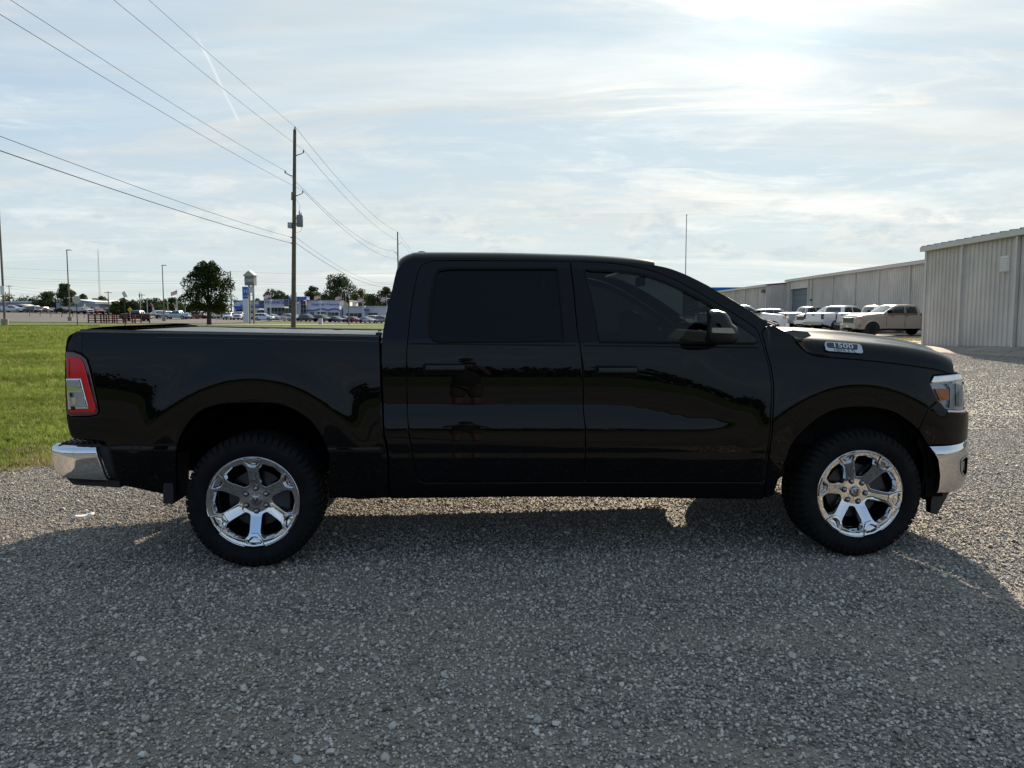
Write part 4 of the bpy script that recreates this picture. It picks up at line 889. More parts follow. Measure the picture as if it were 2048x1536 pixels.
MB().tube([(2.70 + .06 * math.cos(a), PW - .58 + .19 * math.sin(a), 1.20 + .185 * math.cos(a)) for a in np.linspace(0, 2 * math.pi, 25)], .016, 8, cap=False).tube([(2.70, PW - .58, 1.2), (2.88, PW - .58, 1.12)], .04, 8).build('steering_wheel', seatm, T)
MB().prism([(2.50, 1.70), (2.53, 1.70), (2.53, 1.77), (2.50, 1.77)], .93, 1.13).build('rearview_mirror', trim, T, bevel=.008)
for y_ in (.185, PW - .19): MB().box(.88, 3.0, y_, y_ + .005, .6, 1.31).build('door_card', dark, T)
MB().box(.95, 2.40, .24, PW - .24, 1.815, 1.828).build('headliner', mat('headliner', (.10, .10, .10), .9), T)

# ------------------------------------------------------------------ wheels
def make_wheel():
    w = empty('wheel', parent=T)
    RT, ro = .398, .272
    # tyre: carcass of revolution, shoulder lugs, centre blocks
    prof = [(.262, .022), (.272, .004), (.285, -.006), (.310, -.016), (.335, -.019), (.356, -.013), (.372, .002), (.383, .022), (.3865, .05), (.3875, .13), (.3865, .21), (.383, .24), (.372, .262), (.356, .277), (.310, .28), (.272, .262), (.262, .24)]
    ty = MB().lathe(prof, axis='y', n=96).build('tyre', rubber, w, smooth=False); smooth_angle(ty, 50)
    mb = MB(); n = 58
    def P(r, y, a): return (r * math.cos(a), y, r * math.sin(a))
    def block(path, half, top_r):
        """path: (r_base, y, angle offset) run; a lug following the shoulder"""
        rows = []
        for rb, rt, y, ao, hw in path: rows.append([P(rb, y, ao - hw), P(rt, y, ao - hw * .86), P(rt, y, ao + hw * .86), P(rb, y, ao + hw)])
        V = [v for r_ in rows for v in r_]; Fc = []
        for i in range(len(rows) - 1):
            for k in range(3): Fc.append((i*4+k, i*4+k+1, i*4+k+5, i*4+k+4))
        Fc += [(0, 3, 2, 1), tuple(len(V) - 4 + k for k in range(4))]
        mb.add(V, Fc)
    for k in range(n):
        a = 2 * math.pi * k / n; st_ = .012 * (k % 2)
        for sd in (0, 1):
            Y = (lambda y: y) if sd == 0 else (lambda y: .263 - y); ph = .5 * sd * 2 * math.pi / n
            block([(.352 - st_, .3585 - st_, Y(-.0155), a + ph - .012, .034), (.364, .3735, Y(-.011), a + ph - .006, .041), (.374, .387, Y(.004), a + ph, .046), (.380, .396, Y(.024), a + ph + .01, .047), (.380, .398, Y(.060), a + ph + .03, .045)], 0, 0)
            block([(.384, .3975, Y(.070), a + ph + .05, .040), (.384, .398, Y(.095), a + ph + .02, .042), (.384, .398, Y(.118), a + ph + .06, .038)], 0, 0)
    lg = mb.build('tread_blocks', rubber, ty); lg['kind'] = 'stuff'
    # rim
    dish = pchip([0, .045, .075, .095, .125, .165, .200, .222, .240, .256, .266, .272], [.066, .067, .068, .063, .050, .032, .017, .010, .007, .004, .001, .006])
    circ = [(.272 * math.cos(a), .272 * math.sin(a)) for a in np.linspace(0, 2 * math.pi, 97)[:-1]]
    def pol(r, deg): return (r * math.cos(R(deg)), r * math.sin(R(deg)))
    holes = []; pockets = []
    for k in range(6):
        c = 60 + 60 * k; s_ = 30 + 60 * k
        holes.append(rounded([pol(.096, c - 10), pol(.096, c + 10), pol(.178, c + 20), pol(.204, c + 20.3), pol(.235, c + 15.5), pol(.241, c), pol(.235, c - 15.5), pol(.204, c - 20.3), pol(.178, c - 20)], [.012, .012, .012, .01, .008, .0, .008, .01, .012], 3))
        pockets.append(rounded([pol(.209, s_ - 4.2), pol(.209, s_ + 4.2), pol(.230, s_ + 8.3), pol(.252, s_ + 10.2), pol(.255, s_), pol(.252, s_ - 10.2), pol(.230, s_ - 8.3)], .006, 3))
    Dr = lambda x, z: dish(np.hypot(x, z))
    def Ds(x, z):
        """spoke pads stand proud near the ring, hub side scooped"""
        r = np.hypot(x, z); th = np.degrees(np.arctan2(z, x)); q = np.abs((th + 60 * 10 - 30 + 30) % 60 - 30)
        pad = sstep(.189, .197, r) * (1 - sstep(8.5, 11.5, q)) * (1 - sstep(.246, .266, r))
        return dish(r)
    rim = cdt_panel('rim', circ, Ds, chrome, w, holes + pockets, step=.0062, inner=.034, ring=.003, tilt=.8, draft=.007)
    for k in range(6):
        s_ = 30 + 60 * k
        cdt_panel('spoke_pad', rounded([pol(.191, s_ - 5.6), pol(.191, s_ + 5.6), pol(.221, s_ + 11.0), pol(.2635, s_ + 12.6), pol(.2645, s_), pol(.2635, s_ - 12.6), pol(.221, s_ - 11.0)], .004, 2), Dr, chrome, w, [pockets[k]], step=.012, inner=.012, ring=.0025, tilt=.9, off=-.0085, draft=.004)
    # pocket floors, barrel, outer lip, brake
    for p in pockets: cdt_panel('rim_pocket', shrink(p, -.002), lambda x, z: dish(np.hypot(x, z)) + .012 - .20 * (np.hypot(x, z) - .23), chrome, w, step=.02, inner=0, ring=0)
    lip = MB().lathe([(.262, .020), (.266, .002), (.270, -.002), (.274, .0), (.275, .006), (.272, .02)], axis='y', n=96).build('rim_lip', chrome, w); smooth_angle(lip, 60)
    br = MB().lathe([(.262, .018), (.248, .04), (.243, .09), (.240, .235), (.262, .25)], axis='y', n=64).build('rim_barrel', mat('barrel', (.16, .16, .165), .35, 1.0), w); smooth_angle(br, 60)
    MB().lathe([(.0, .105), (.17, .105), (.172, .12), (.0, .12)], axis='y', n=48).build('brake_disc', mat('brake', (.06, .06, .06), .45, .8), w)
    MB().lathe([(.0, .13), (.242, .131)], axis='y', n=32).build('dust_shield', dark, w)
    MB().prism([(.06, -.10), (.16, -.14), (.20, -.06), (.20, .06), (.16, .13), (.06, .09)], .075, .12).build('brake_caliper', mat('caliper', (.045, .045, .047), .5, .3), w, bevel=.01)
    cap = MB().lathe([(0, .048), (.020, .0482), (.028, .050), (.033, .056), (.035, .067)], axis='y', n=32).build('centre_cap', chromed, w); smooth_angle(cap, 30)
    MB().prism([(-.018, .014), (-.009, .017), (-.005, .004), (0, .001), (.005, .004), (.009, .017), (.018, .014), (.015, -.003), (.007, -.010), (.004, -.020), (-.004, -.020), (-.007, -.010), (-.015, -.003)], .0455, .0485).build('cap_emblem', mat('cap_grey', (.10, .10, .11), .3, .8), cap)
    for k in range(6):
        a = R(30 + 60 * k); x, z = .068 * math.cos(a), .068 * math.sin(a)
        nut = MB().lathe([(0, .049), (.007, .050), (.0115, .054), (.0135, .060), (.0135, .072)], (x, 0, z), 'y', 14).build('lug_nut', mat('nut_chrome', (.30, .30, .31), .15, 1.0), w); smooth_angle(nut, 40)
        MB().lathe([(.0135, .066), (.0185, .0655), (.0185, .070)], (x, 0, z), 'y', 14).build('lug_seat', gloss, nut)
    MB().lathe([(0, .012), (.0045, .0125), (.0055, .016), (.0055, .03)], (.226 * math.cos(R(-108)), 0, .226 * math.sin(R(-108))), 'y', 10).build('valve_stem', trim, w)
    return w
def copy_tree(o, parent=None):
    c = o.copy(); COL.objects.link(c); c.parent = parent
    for ch in list(o.children): copy_tree(ch, c)
    return c
wheel = make_wheel()
wheel.location = (0, .03, .398); wheel.rotation_euler = (0, R(0), 0)
w2 = copy_tree(wheel, T); w2.location = (3.672, .03, .398); w2.rotation_euler = (0, R(-20), R(0))
w3 = copy_tree(wheel, T); w3.location = (0, PW - .03, .398); w3.rotation_euler = (0, 0, R(180))
w4 = copy_tree(wheel, T); w4.location = (3.672, PW - .03, .398); w4.rotation_euler = (0, R(13), R(180))

# ------------------------------------------------------------------ metal buildings on the right
wallm = mat('wall_steel', (.575, .515, .455), .6, 0, 0, .3, var=.14, vscale=.5)
trimm = mat('trim_steel', (.56, .52, .475), .45, 0, 0, .4, var=.06, vscale=2)
roofm = mat('roof_steel', (.30, .29, .28), .5, .2)
greym = mat('grey_steel', (.27, .285, .30), .5, 0, 0, .4, var=.08, vscale=1)
def rib_wall(name, p0, p1, z0, z1, m, parent, pitch=.305, out=None):
    """ribbed sheet from p0 to p1 (plan), ribs standing proud towards `out`"""
    p0, p1 = Vector(p0), Vector(p1); L = (p1 - p0).length; t = (p1 - p0) / L; n = Vector((-t.y, t.x))
    if n.dot(Vector(out)) < 0: n = -n
    pr = []; s = 0.0
    while s < L - 1e-6:
        for ds, h in ((0, 0), (.205, 0), (.222, .045), (.258, .045), (.275, 0)):
            if s + ds < L: pr.append((s + ds, h))
        s += pitch
    pr.append((L, 0)); V = []; Fc = []
    for ds, h in pr:
        q = p0 + t * ds + n * h; V += [(q.x, q.y, z0), (q.x, q.y, z1)]
    for i in range(len(pr) - 1): Fc.append((2*i, 2*i+2, 2*i+3, 2*i+1))
    o = mesh(name, V, Fc, m, parent)
    if o.data.polygons[0].normal.dot(Vector((n.x, n.y, 0))) < 0: o.data.flip_normals()
    return o
def orient_box(mb, p, t, n, s0, s1, d0, d1, z0, z1):
    V = []
    for z in (z0, z1):
        for s, d in ((s0, d0), (s1, d0), (s1, d1), (s0, d1)):
            q = p + t * s + n * d; V.append((q.x, q.y, z))
    mb.add(V, [(0, 3, 2, 1), (4, 5, 6, 7), (0, 1, 5, 4), (1, 2, 6, 5), (2, 3, 7, 6), (3, 0, 4, 7)])
def shed(name, label, xa, y0, y1, eave, depth, bays, zb=-.05, slope=.085, k=.078, far_end=True, skip=None):
    """long metal shed whose left wall runs x = xa + k*y from y0 (near) to y1 (far)"""
    A = Vector((xa + k * y0, y0)); B = Vector((xa + k * y1, y1)); t = (B - A).normalized(); n = Vector((-t.y, t.x)) ; L = (B - A).length
    if n.x > 0: n = -n
    r = empty(name, (0, 0, 0), 0, label, 'building')
    ys = [y0] + bays + [y1]; cum = [(y - y0) / (y1 - y0) * L for y in ys]
    for i in range(len(ys) - 1):
        if skip == i: continue
        rib_wall('wall_panel', A + t * cum[i], A + t * cum[i + 1], zb, eave, wallm, r, out=n)
    ri = -n
    for e, P in ((0, A), (1, B)):
        rib_wall('end_wall', P, P + ri * depth, zb, eave, wallm, r, out=(-t if e == 0 else t))
        V = [(*P, eave), (*(P + ri * depth), eave), (*(P + ri * depth * .5), eave + depth * .5 * slope)]; mesh('gable', V, [(0, 1, 2)], wallm, r)
    # roof sheet with raised seams
    for sd in (0, 1):
        P0, P1 = (A + n * .18, A + ri * depth * .5) if sd == 0 else (A + ri * (depth + .18), A + ri * depth * .5)
        V = []; Fc = []; s = -.15; zz0, zz1 = eave + .10, eave + .12 + depth * .5 * slope; rows = []
        while s < L + .15:
            for ds, h in ((0, 0), (.50, 0), (.53, .055), (.57, .055), (.60, 0)): rows.append((min(s + ds, L + .15), h))
            s += .61
        for ds, h in rows:
            a, b = P0 + t * ds, P1 + t * ds; V += [(a.x, a.y, zz0 + h), (b.x, b.y, zz1 + h)]
        for i in range(len(rows) - 1): Fc.append((2*i, 2*i+2, 2*i+3, 2*i+1))
        mesh('roof', V, Fc, roofm, r)
    mb = MB(); orient_box(mb, A, t, n, -.2, L + .2, .06, .22, eave - .10, eave + .10); mb.build('gutter', trimm, r)
    mb = MB(); orient_box(mb, A, t, n, -.02, .16, .0, .075, zb, eave - .1); mb.build('corner_trim', trimm, r)
    mb = MB(); orient_box(mb, A, t, n, L - .16, L + .02, .0, .075, zb, eave - .1); mb.build('corner_trim', trimm, r)
    for i, y in enumerate(bays):
        s = cum[i + 1]; mb = MB(); orient_box(mb, A, t, n, s - .055, s + .055, .036, .145, .25, eave - .1)
        q = A + t * s
        mb.tube([(*(q + n * .09), .27), (*(q + n * .12), .14), (*(q + n * .30), .06)], .06, 8); mb.build('downspout', trimm, r)
    return r, A, t, n, cum
g1, A1, t1, n1, c1 = shed('metal_shed', 'near corner of a beige ribbed metal building with gutter and downspouts', 15.76, 17.0, 33.0, 4.26, 16, [20.0, 22.9, 26.15, 29.8])
q = A1 + t1 * ((26.95 - 17) / (33 - 17) * (16.05)); mb = MB(); orient_box(mb, q, t1, n1, -.27, .27, .03, .07, 2.95, 3.52); lv = mb.build('wall_louver', mat('louver_white', (.68, .66, .63), .5), g1)
for i in range(6):
    mb = MB(); z = 2.99 + .088 * i; orient_box(mb, q, t1, n1, -.23, .23, .07, .105, z, z + .03); mb.build('louver_slat', mat('louver_white', (.68, .66, .63), .5), lv)
g2, A2, t2, n2, c2 = shed('metal_shed', 'long beige ribbed metal building behind the parked trucks with an open overhead door', 23.9, 37.5, 82, 4.84, 26, [42, 47.1, 52.2, 57.4, 62.2, 67.4, 73.3, 74.4, 80.8], skip=8)
# overhead door bay
def bay(A, t, n, s0, s1, ztop, parent):
    mb = MB(); orient_box(mb, A, t, n, s0, s1, -.02, .0, ztop, 4.84); mb.build('door_header', wallm, parent)
    mb = MB(); orient_box(mb, A, t, n, s0 - .10, s0 + .10, -.25, .05, 0, ztop); orient_box(mb, A, t, n, s1 - .10, s1 + .10, -.25, .05, 0, ztop); mb.build('door_jambs', trimm, parent)
    dr = empty('overhead_door', parent=parent)
    for i in range(6):
        z = .05 + i * (ztop - .05) / 6; mb = MB(); orient_box(mb, A, t, n, s0 + .1, s1 - .1, -.32, -.28, z, z + (ztop - .05) / 6 - .025)
        mb.build('door_section', mat('door_blue_grey', (.13, .16, .19), .5), dr)
    mb = MB(); orient_box(mb, A, t, n, s0 + .1, s1 - .1, -.37, -.34, 0, ztop); mb.build('door_backing', dark, dr)
bay(A2, t2, n2, c2[8], c2[9], 3.9, g2)
mb = MB(); q = A2 + t2 * c2[7]; orient_box(mb, q, t2, n2, -.2, .2, .04, .25, 2.55, 2.75); mb.build('wall_light', mat('lamp_grey', (.12, .12, .12), .5), g2)
g3, A3, t3, n3, c3 = shed('metal_shed', 'farthest lower section of the beige metal building with grey end wall', 21.75, 82.3, 128, 4.38, 18, [86, 92, 98, 104, 112, 120])
mb = MB(); q = A3; orient_box(mb, q, t3, n3, .4, .75, .05, .45, 3.6, 3.95); mb.build('wall_light', mat('lamp_grey', (.12, .12, .12), .5), g3)
r = empty('blue_roof_building', (0, 0, 0), 0, 'far building with a bright blue metal roof behind the sheds', 'building')
p0, p1 = at(1400, 583, 150), at(1486, 583, 150); zt = at(1440, 575.5, 150).z
MB().box(p0.x, p1.x, 150, 165, 0, p0.z).build('wall', wallm, r)
MB().add([(p0.x - .4, 149.6, p0.z), (p1.x + .4, 149.6, p0.z), (p1.x + .4, 150.4, zt + .1), (p0.x - .4, 150.4, zt + .1), (p0.x - .4, 165, p0.z), (p1.x + .4, 165, p0.z)], [(0, 1, 2, 3), (3, 2, 5, 4)]).build('roof', mat('blue_roof', (.012, .10, .30), .9, 0, 0, .1), r)
# weeds and grass strip by the shed corner
gn_scatter('grass', [(15.5, 34.5), (17.8, 33.6), (18.3, 33.3), (18.6, 37.5), (25, 38.5), (25, 43), (17, 43)], .0, dp_, MATS['apron'], 'rough dry grass patch at the corner of the metal building', 90, .5, 1.4, .6, .2, 1.3, 41, tilt=.4)

# ------------------------------------------------------------------ other vehicles
carglass = mat('car_glass', (.012, .015, .018), .06, 0, .6); tyre_m = mat('tyre_far', (.014, .014, .015), .8); rim_m = mat('rim_far', (.35, .35, .36), .3, .9); rim_dk = mat('rim_dark', (.02, .02, .02), .35, .5)
plate_m = mat('plate_white', (.7, .7, .7), .5); headl_m = mat('far_headlamp', (.65, .66, .68), .15, .3, .5); taill_m = mat('far_taillamp', (.30, .01, .012), .2, 0, .5)
PAINTS = {'white': (.72, .73, .74), 'silver': (.42, .44, .45), 'grey': (.16, .175, .185), 'black': (.012, .012, .014), 'navy': (.018, .03, .06), 'red': (.22, .015, .018), 'tan': (.36, .305, .25), 'green': (.07, .09, .085), 'charcoal': (.045, .047, .05), 'pearl': (.60, .60, .58), 'iceblue': (.45, .52, .58)}
def cpaint(c): return mat('car_' + c, PAINTS[c], .28, .35 if c in ('silver', 'grey', 'green', 'charcoal', 'navy', 'iceblue') else 0.0, .8)
KITS = {}
def kit(kind):
    if kind in KITS: return KITS[kind]
    parts = []     # (name, mesh, material or 'paint', parent index or None)
    if kind == 'pickup':
        L, Wd, belt = 5.85, 2.03, 1.36; ax = (1.22, 4.85); wr = .415; ar = .49
        out = [(0, .62), (.02, .95), (.03, 1.38), (1.72, 1.40), (1.80, 1.42), (1.93, 1.82), (2.05, 1.90), (2.4, 1.93), (3.2, 1.91), (3.45, 1.86), (4.18, 1.40), (4.5, 1.37), (5.45, 1.28), (5.72, 1.20), (5.83, 1.05), (5.86, .75), (5.84, .45), (5.6, .40)]
        wins = [[(2.02, 1.42), (2.10, 1.82), (2.75, 1.84), (2.78, 1.42)], [(2.84, 1.42), (2.82, 1.84), (3.22, 1.82), (3.46, 1.74), (3.98, 1.42)]]
        wsc = ((3.47, 1.845), (4.13, 1.425)); rw = ((1.835, 1.48), (1.935, 1.80)); zb = .42
    elif kind == 'suv':
        L, Wd, belt = 4.75, 1.90, 1.10; ax = (.95, 3.75); wr = .36; ar = .42
        out = [(.02, .5), (.0, .9), (.10, 1.15), (.38, 1.66), (.65, 1.74), (1.6, 1.77), (2.5, 1.72), (2.85, 1.62), (3.50, 1.14), (4.2, 1.04), (4.55, .95), (4.72, .78), (4.74, .42), (4.5, .34)]
        wins = [[(.45, 1.16), (.66, 1.60), (1.40, 1.66), (1.42, 1.14)], [(1.48, 1.14), (1.46, 1.66), (2.20, 1.64), (2.24, 1.13)], [(2.30, 1.13), (2.26, 1.63), (2.55, 1.60), (2.85, 1.50), (3.25, 1.14)]]
        wsc = ((2.87, 1.605), (3.46, 1.165)); rw = ((.13, 1.20), (.37, 1.63)); zb = .34
    else:
        L, Wd, belt = 4.8, 1.84, .94; ax = (.98, 3.82); wr = .335; ar = .39
        out = [(.03, .45), (.0, .75), (.06, .98), (.55, 1.04), (1.25, 1.36), (1.7, 1.44), (2.3, 1.43), (2.6, 1.37), (3.35, .99), (4.1, .90), (4.55, .80), (4.76, .65), (4.78, .38), (4.5, .28)]
        wins = [[(1.0, 1.02), (1.40, 1.34), (1.98, 1.37), (2.0, 1.0)], [(2.06, 1.0), (2.04, 1.37), (2.42, 1.34), (2.95, 1.02)]]
        wsc = ((2.63, 1.36), (3.31, 1.01)); rw = ((.60, 1.06), (1.22, 1.345)); zb = .28
    arch = lambda cx: [(cx + ar * math.cos(a), max(zb, wr + ar * math.sin(a))) for a in np.linspace(R(-12), R(192), 13)]
    poly = out + arch(ax[1]) + [(ax[1] - ar - .15, zb), (ax[0] + ar + .15, zb)] + arch(ax[0]) + [(.2, zb + .12)]
    topz = max(p[1] for p in out); O = np.array(out)
    def D(x, z):
        x = np.asarray(x, float); z = np.asarray(z, float); d = np.where(z > belt, (z - belt) * .30, 0) + .02 * ((z - belt + .25) / .5) ** 2 * (z < belt)
        d = d + .10 * np.clip((x - (L - .55)) / .55, 0, 1) ** 2 + .05 * np.clip((.3 - x) / .3, 0, 1) ** 2
        # soft shoulder towards the top outline
        tz = np.interp(x, O[:, 0][np.argsort(O[:, 0])], O[:, 1][np.argsort(O[:, 0])]); e = np.clip(1 - (tz - z) / .10, 0, 1)
        d = d + .05 * e ** 2
        for cx in ax: d = d - .025 * np.clip(1 - (np.hypot(x - cx, z - wr) - ar) / .10, 0, 1)
        return d
    bmats = None
    def take(o): me = o.data; bpy.data.objects.remove(o); return me
    a = cdt_panel('t', poly, D, None, None, step=.12, inner=0, ring=.02, tilt=.3); b = cdt_panel('t', poly, D, None, None, step=.12, inner=0, ring=.02, mirror=Wd, tilt=.3)
    dn = dense(poly, .12); V = []; Fc = []; nn = 9
    dd = D(dn[:, 0], dn[:, 1])
    for i, (x, z) in enumerate(dn):
        for j in range(nn):
            s = j / (nn - 1); cr = .045 * (1 - (2 * s - 1) ** 4) * (1 if z > .7 else 0) * (1 if i < 400 else 0)
            V.append((x + (cr * 1.5 if x > L - .35 and z > .4 else 0) - (cr if x < .08 else 0), dd[i] + (Wd - 2 * dd[i]) * s, z + (cr if z > .9 and .1 < x < L - .2 else 0)))
    n_ = len(dn)
    for i in range(n_):
        for j in range(nn - 1): Fc.append((i * nn + j, i * nn + j + 1, ((i + 1) % n_) * nn + j + 1, ((i + 1) % n_) * nn + j))
    c = mesh('t', V, Fc, None, None, True); recalc(c); c.data.set_sharp_from_angle(angle=R(35))
    bm = bmesh.new()
    for o in (a, b, c): bm.from_mesh(o.data)
    me = bpy.data.meshes.new(kind + '_body'); bm.to_mesh(me); bm.free(); me.shade_smooth(); me.set_sharp_from_angle(angle=R(35))
    for o in (a, b, c): bpy.data.objects.remove(o)
    me.materials.append(None); parts.append(('body', me, 'paint', None))
    for wp in wins:
        for mir in (None, Wd): parts.append(('window', take(cdt_panel('t', rounded(wp, .05, 2), D, None, None, step=.2, inner=0, ring=0, mirror=mir, off=-.012)), carglass, None))
    def crossq(p, q, name, offn, m, inset=.13):
        (x0, z0), (x1, z1) = p, q; nx, nz = (z0 - z1), (x1 - x0); l = math.hypot(nx, nz); nx, nz = nx / l * offn, nz / l * offn
        V = []; Fc = []
        for i, (x, z) in enumerate(((x0, z0), ((x0 + x1) / 2, (z0 + z1) / 2), (x1, z1))):
            d = float(D(x, z)) + inset * .6
            for j in range(7):
                s = j / 6; cr = .05 * (1 - (2 * s - 1) ** 4); V.append((x + nx + nx / abs(offn) * cr, d + (Wd - 2 * d) * s, z + nz + nz / abs(offn) * cr))
        for i in range(2):
            for j in range(6): Fc.append((i*7+j, i*7+j+1, (i+1)*7+j+1, (i+1)*7+j))
        parts.append((name, take(mesh('t', V, Fc, None, None, True)), m, None))
    crossq(wsc[1], wsc[0], 'windscreen', -.012, carglass) if False else crossq(wsc[0], wsc[1], 'windscreen', .014, mat('car_windscreen', (.10, .12, .12), .08, .25, .6))
    crossq(rw[0], rw[1], 'rear_window', .012, carglass, .2) if kind != 'x' else None
    # wheels
    wm = MB().lathe([(wr * .62, .0), (wr * .70, -.02), (wr * .93, -.01), (wr, .03), (wr, .20), (wr * .93, .235), (wr * .62, .22)], axis='y', n=28).build('t', None); wm.data.shade_smooth(); wm = take(wm)
    rm = MB().lathe([(0, .035), (wr * .2, .03), (wr * .55, .03), (wr * .64, .004)], axis='y', n=28)
    for k in range(5):
        a_ = 2 * math.pi * k / 5; rm.prism([(wr * r * math.cos(a_ + s), wr * r * math.sin(a_ + s)) for r, s in ((.15, -.6), (.6, -.22), (.6, .22), (.15, .6))], .006, .028)
    rm = take(rm.build('t', None))
    for cx in ax:
        for sd in (0, 1):
            parts.append(('wheel', wm, tyre_m, None, (cx, .02 if sd == 0 else Wd - .02, wr), sd)); parts.append(('rim', rm, 'rim', len(parts) - 1, (0, 0, 0), 0))
    dk = MB().box(.4, L - .5, .25, Wd - .25, zb - .06, .8).build('t', None); parts.append(('underbody', take(dk), dark, None))
    xe = L + .005
    def fbox(name, x0, x1, y0, y1, z0, z1, m): parts.append((name, take(MB().box(x0, x1, y0, y1, z0, z1).build('t', None, bevel=.012)), m, None))
    if kind == 'pickup':
        fbox('grille', L - .04, L + .075, .40, Wd - .40, .80, 1.14, mat('far_grille', (.012, .012, .013), .4))
        for z in (.88, .97, 1.06): fbox('grille_bar', L + .06, L + .085, .42, Wd - .42, z, z + .025, mat('far_grille_bar', (.05, .05, .055), .3, .5))
        fbox('bumper', L - .15, L + .10, .08, Wd - .08, .46, .72, 'paint'); fbox('plate', L + .10, L + .112, .86, 1.17, .52, .66, plate_m)
        fbox('bumper_intake', L + .06, L + .108, .45, Wd - .45, .40, .50, dark)
        for y in (.06, Wd - .38): fbox('headlamp', L - .16, L + .045, y, y + .32, 1.06, 1.17, headl_m); fbox('marker', L - .30, L - .13, y - .012 if y < 1 else y + .25, y + .09 if y < 1 else y + .345, 1.07, 1.16, amber)
        for y in (.03, Wd - .21): fbox('tail_lamp', -.03, .10, y, y + .18, .95, 1.33, mat('far_tail_dark', (.05, .004, .006), .2, 0, .5))
        fbox('rear_bumper', -.16, .06, .06, Wd - .06, .52, .74, chromed); fbox('tailgate_handle', -.035, -.01, .90, 1.13, 1.22, 1.30, dark)
        fbox('running_trim', 1.8, 4.3, .0, Wd, .40, .46, dark)
        for x in (2.70, 3.62):
            for y in (-.022, Wd - .01): fbox('door_handle', x - .10, x + .10, y, y + .03, 1.22, 1.26, dark)
        for y in (-.26, Wd + .02): fbox('mirror', 3.80, 3.98, y, y + .24, 1.42, 1.60, dark)
        for x in (1.76, 2.80, 3.98):
            for y in (-.001, Wd - .003):
                fbox('door_seam', x, x + .012, y - .004, y + .008, .55, 1.36, dark)
    else:
        fbox('bumper_intake', L - .10, L + .045, .35, Wd - .35, .32, .50, dark); fbox('grille', L - .10, L + .05, .5, Wd - .5, .60, .78, dark)
        for y in (.10, Wd - .40): fbox('headlamp', L - .32, L - .02, y, y + .30, .70 if kind == 'car' else .82, .80 if kind == 'car' else .93, headl_m)
        for y in (.03, Wd - .30): fbox('tail_lamp', -.025, .12, y, y + .27, .80 if kind == 'car' else .95, .93 if kind == 'car' else 1.12, taill_m)
        fbox('plate', -.02, .01, .75, 1.10, .62, .74, plate_m)
    KITS[kind] = (parts, L, Wd); return KITS[kind]
def vehicle(kind, color, p, ang, label, group, anchor=.5, name=None, rim=None, cat=None, skip=()):
    """p = ground point under the vehicle's centre (or nose for anchor=1); ang = heading in degrees"""
    parts, L, Wd = kit(kind); a = R(ang); f = Vector((math.cos(a), math.sin(a), 0)); s = Vector((-f.y, f.x, 0))
    base = Vector(p) - f * (L * anchor) - s * (Wd / 2)
    t = empty(name or {'pickup': 'pickup_truck', 'suv': 'sport_utility_vehicle', 'car': 'sedan_car'}[kind], base, a, label, cat or {'pickup': 'pickup truck', 'suv': 'suv', 'car': 'car'}[kind], group)
    pm = cpaint(color); made = []
    for pt in parts:
        nm, me, m, par = pt[:4]; o = bpy.data.objects.new(nm, me); COL.objects.link(o)
        o.parent = t if par is None else made[par]
        if len(pt) > 4:
            o.location = pt[4]
            if pt[5]: o.rotation_euler = (0, 0, math.pi)
        mm = pm if m == 'paint' else ((rim or rim_m) if m == 'rim' else m)
        if not me.materials: me.materials.append(None)
        o.material_slots[0].link = 'OBJECT'; o.material_slots[0].material = mm
        made.append(o)
    return t
YG = 'vehicles parked beside the metal sheds'
p = at(1742, 672, 46.0)
vehicle('pickup', 'tan', (p.x + 1.9, 47.0, 0), 183.0, 'tan crew-cab pickup nosing out beside the corner of the near metal building', YG, rim=rim_dk)
vehicle('pickup', 'white', (at(1770, 640, 53).x, 53.4, 0), 2, 'white pickup mostly hidden behind the tan pickup', YG)
vehicle('pickup', 'white', (at(1632, 640, 55).x, 55.5, 0), 20, 'white pickup showing its tailgate and black tail lamp', YG, anchor=0.0)
vehicle('pickup', 'white', (at(1606, 640, 61).x, 61.5, 0), 186, 'white pickup with black grille behind the white tailgate', YG, anchor=1.0, rim=rim_dk)
vehicle('pickup', 'silver', (at(1566, 640, 67).x, 67.5, 0), 3, 'silver grey pickup seen side-on behind the white trucks', YG, anchor=0.0)
vehicle('pickup', 'white', (at(1573, 640, 49.5).x, 50, 0), -4, 'white vehicle whose hood and amber lamp show just above the black hood', YG, anchor=1.0)
vehicle('suv', 'pearl', (at(1528, 640, 72).x, 73, 0), 182, 'far white vehicle roof beyond the nearest white hood', YG)
# weeds behind
# ------------------------------------------------------------------ trees
def leafmat(name, c0, c1):
    m = bpy.data.materials.new(name); m.use_nodes = True; MATS[name] = m; g = NT(m.node_tree)
    ge = g.n('ShaderNodeNewGeometry').outputs['Random Per Island']; c = g.mix(ge, c0, c1)
    df = g.n('ShaderNodeBsdfDiffuse', {'Color': c}); tl = g.n('ShaderNodeBsdfTranslucent', {'Color': c})
    g.n('ShaderNodeOutputMaterial', {0: g.n('ShaderNodeMixShader', {0: .30, 1: df, 2: tl})}); return m
leaf_dk = leafmat('leaf_dark', (.014, .024, .008), (.050, .062, .020)); leaf_haze = leafmat('leaf_haze', (.030, .042, .022), (.080, .100, .048)); leaf_md = leafmat('leaf_mid', (.038, .056, .022), (.10, .125, .05)); leaf_lt = leafmat('leaf_light', (.055, .080, .024), (.13, .155, .05))  # skyline leaves are the dark ones paled: distance haze put into the colour
bark = mat('bark', (.055, .042, .032), .95, var=.3, vscale=3)
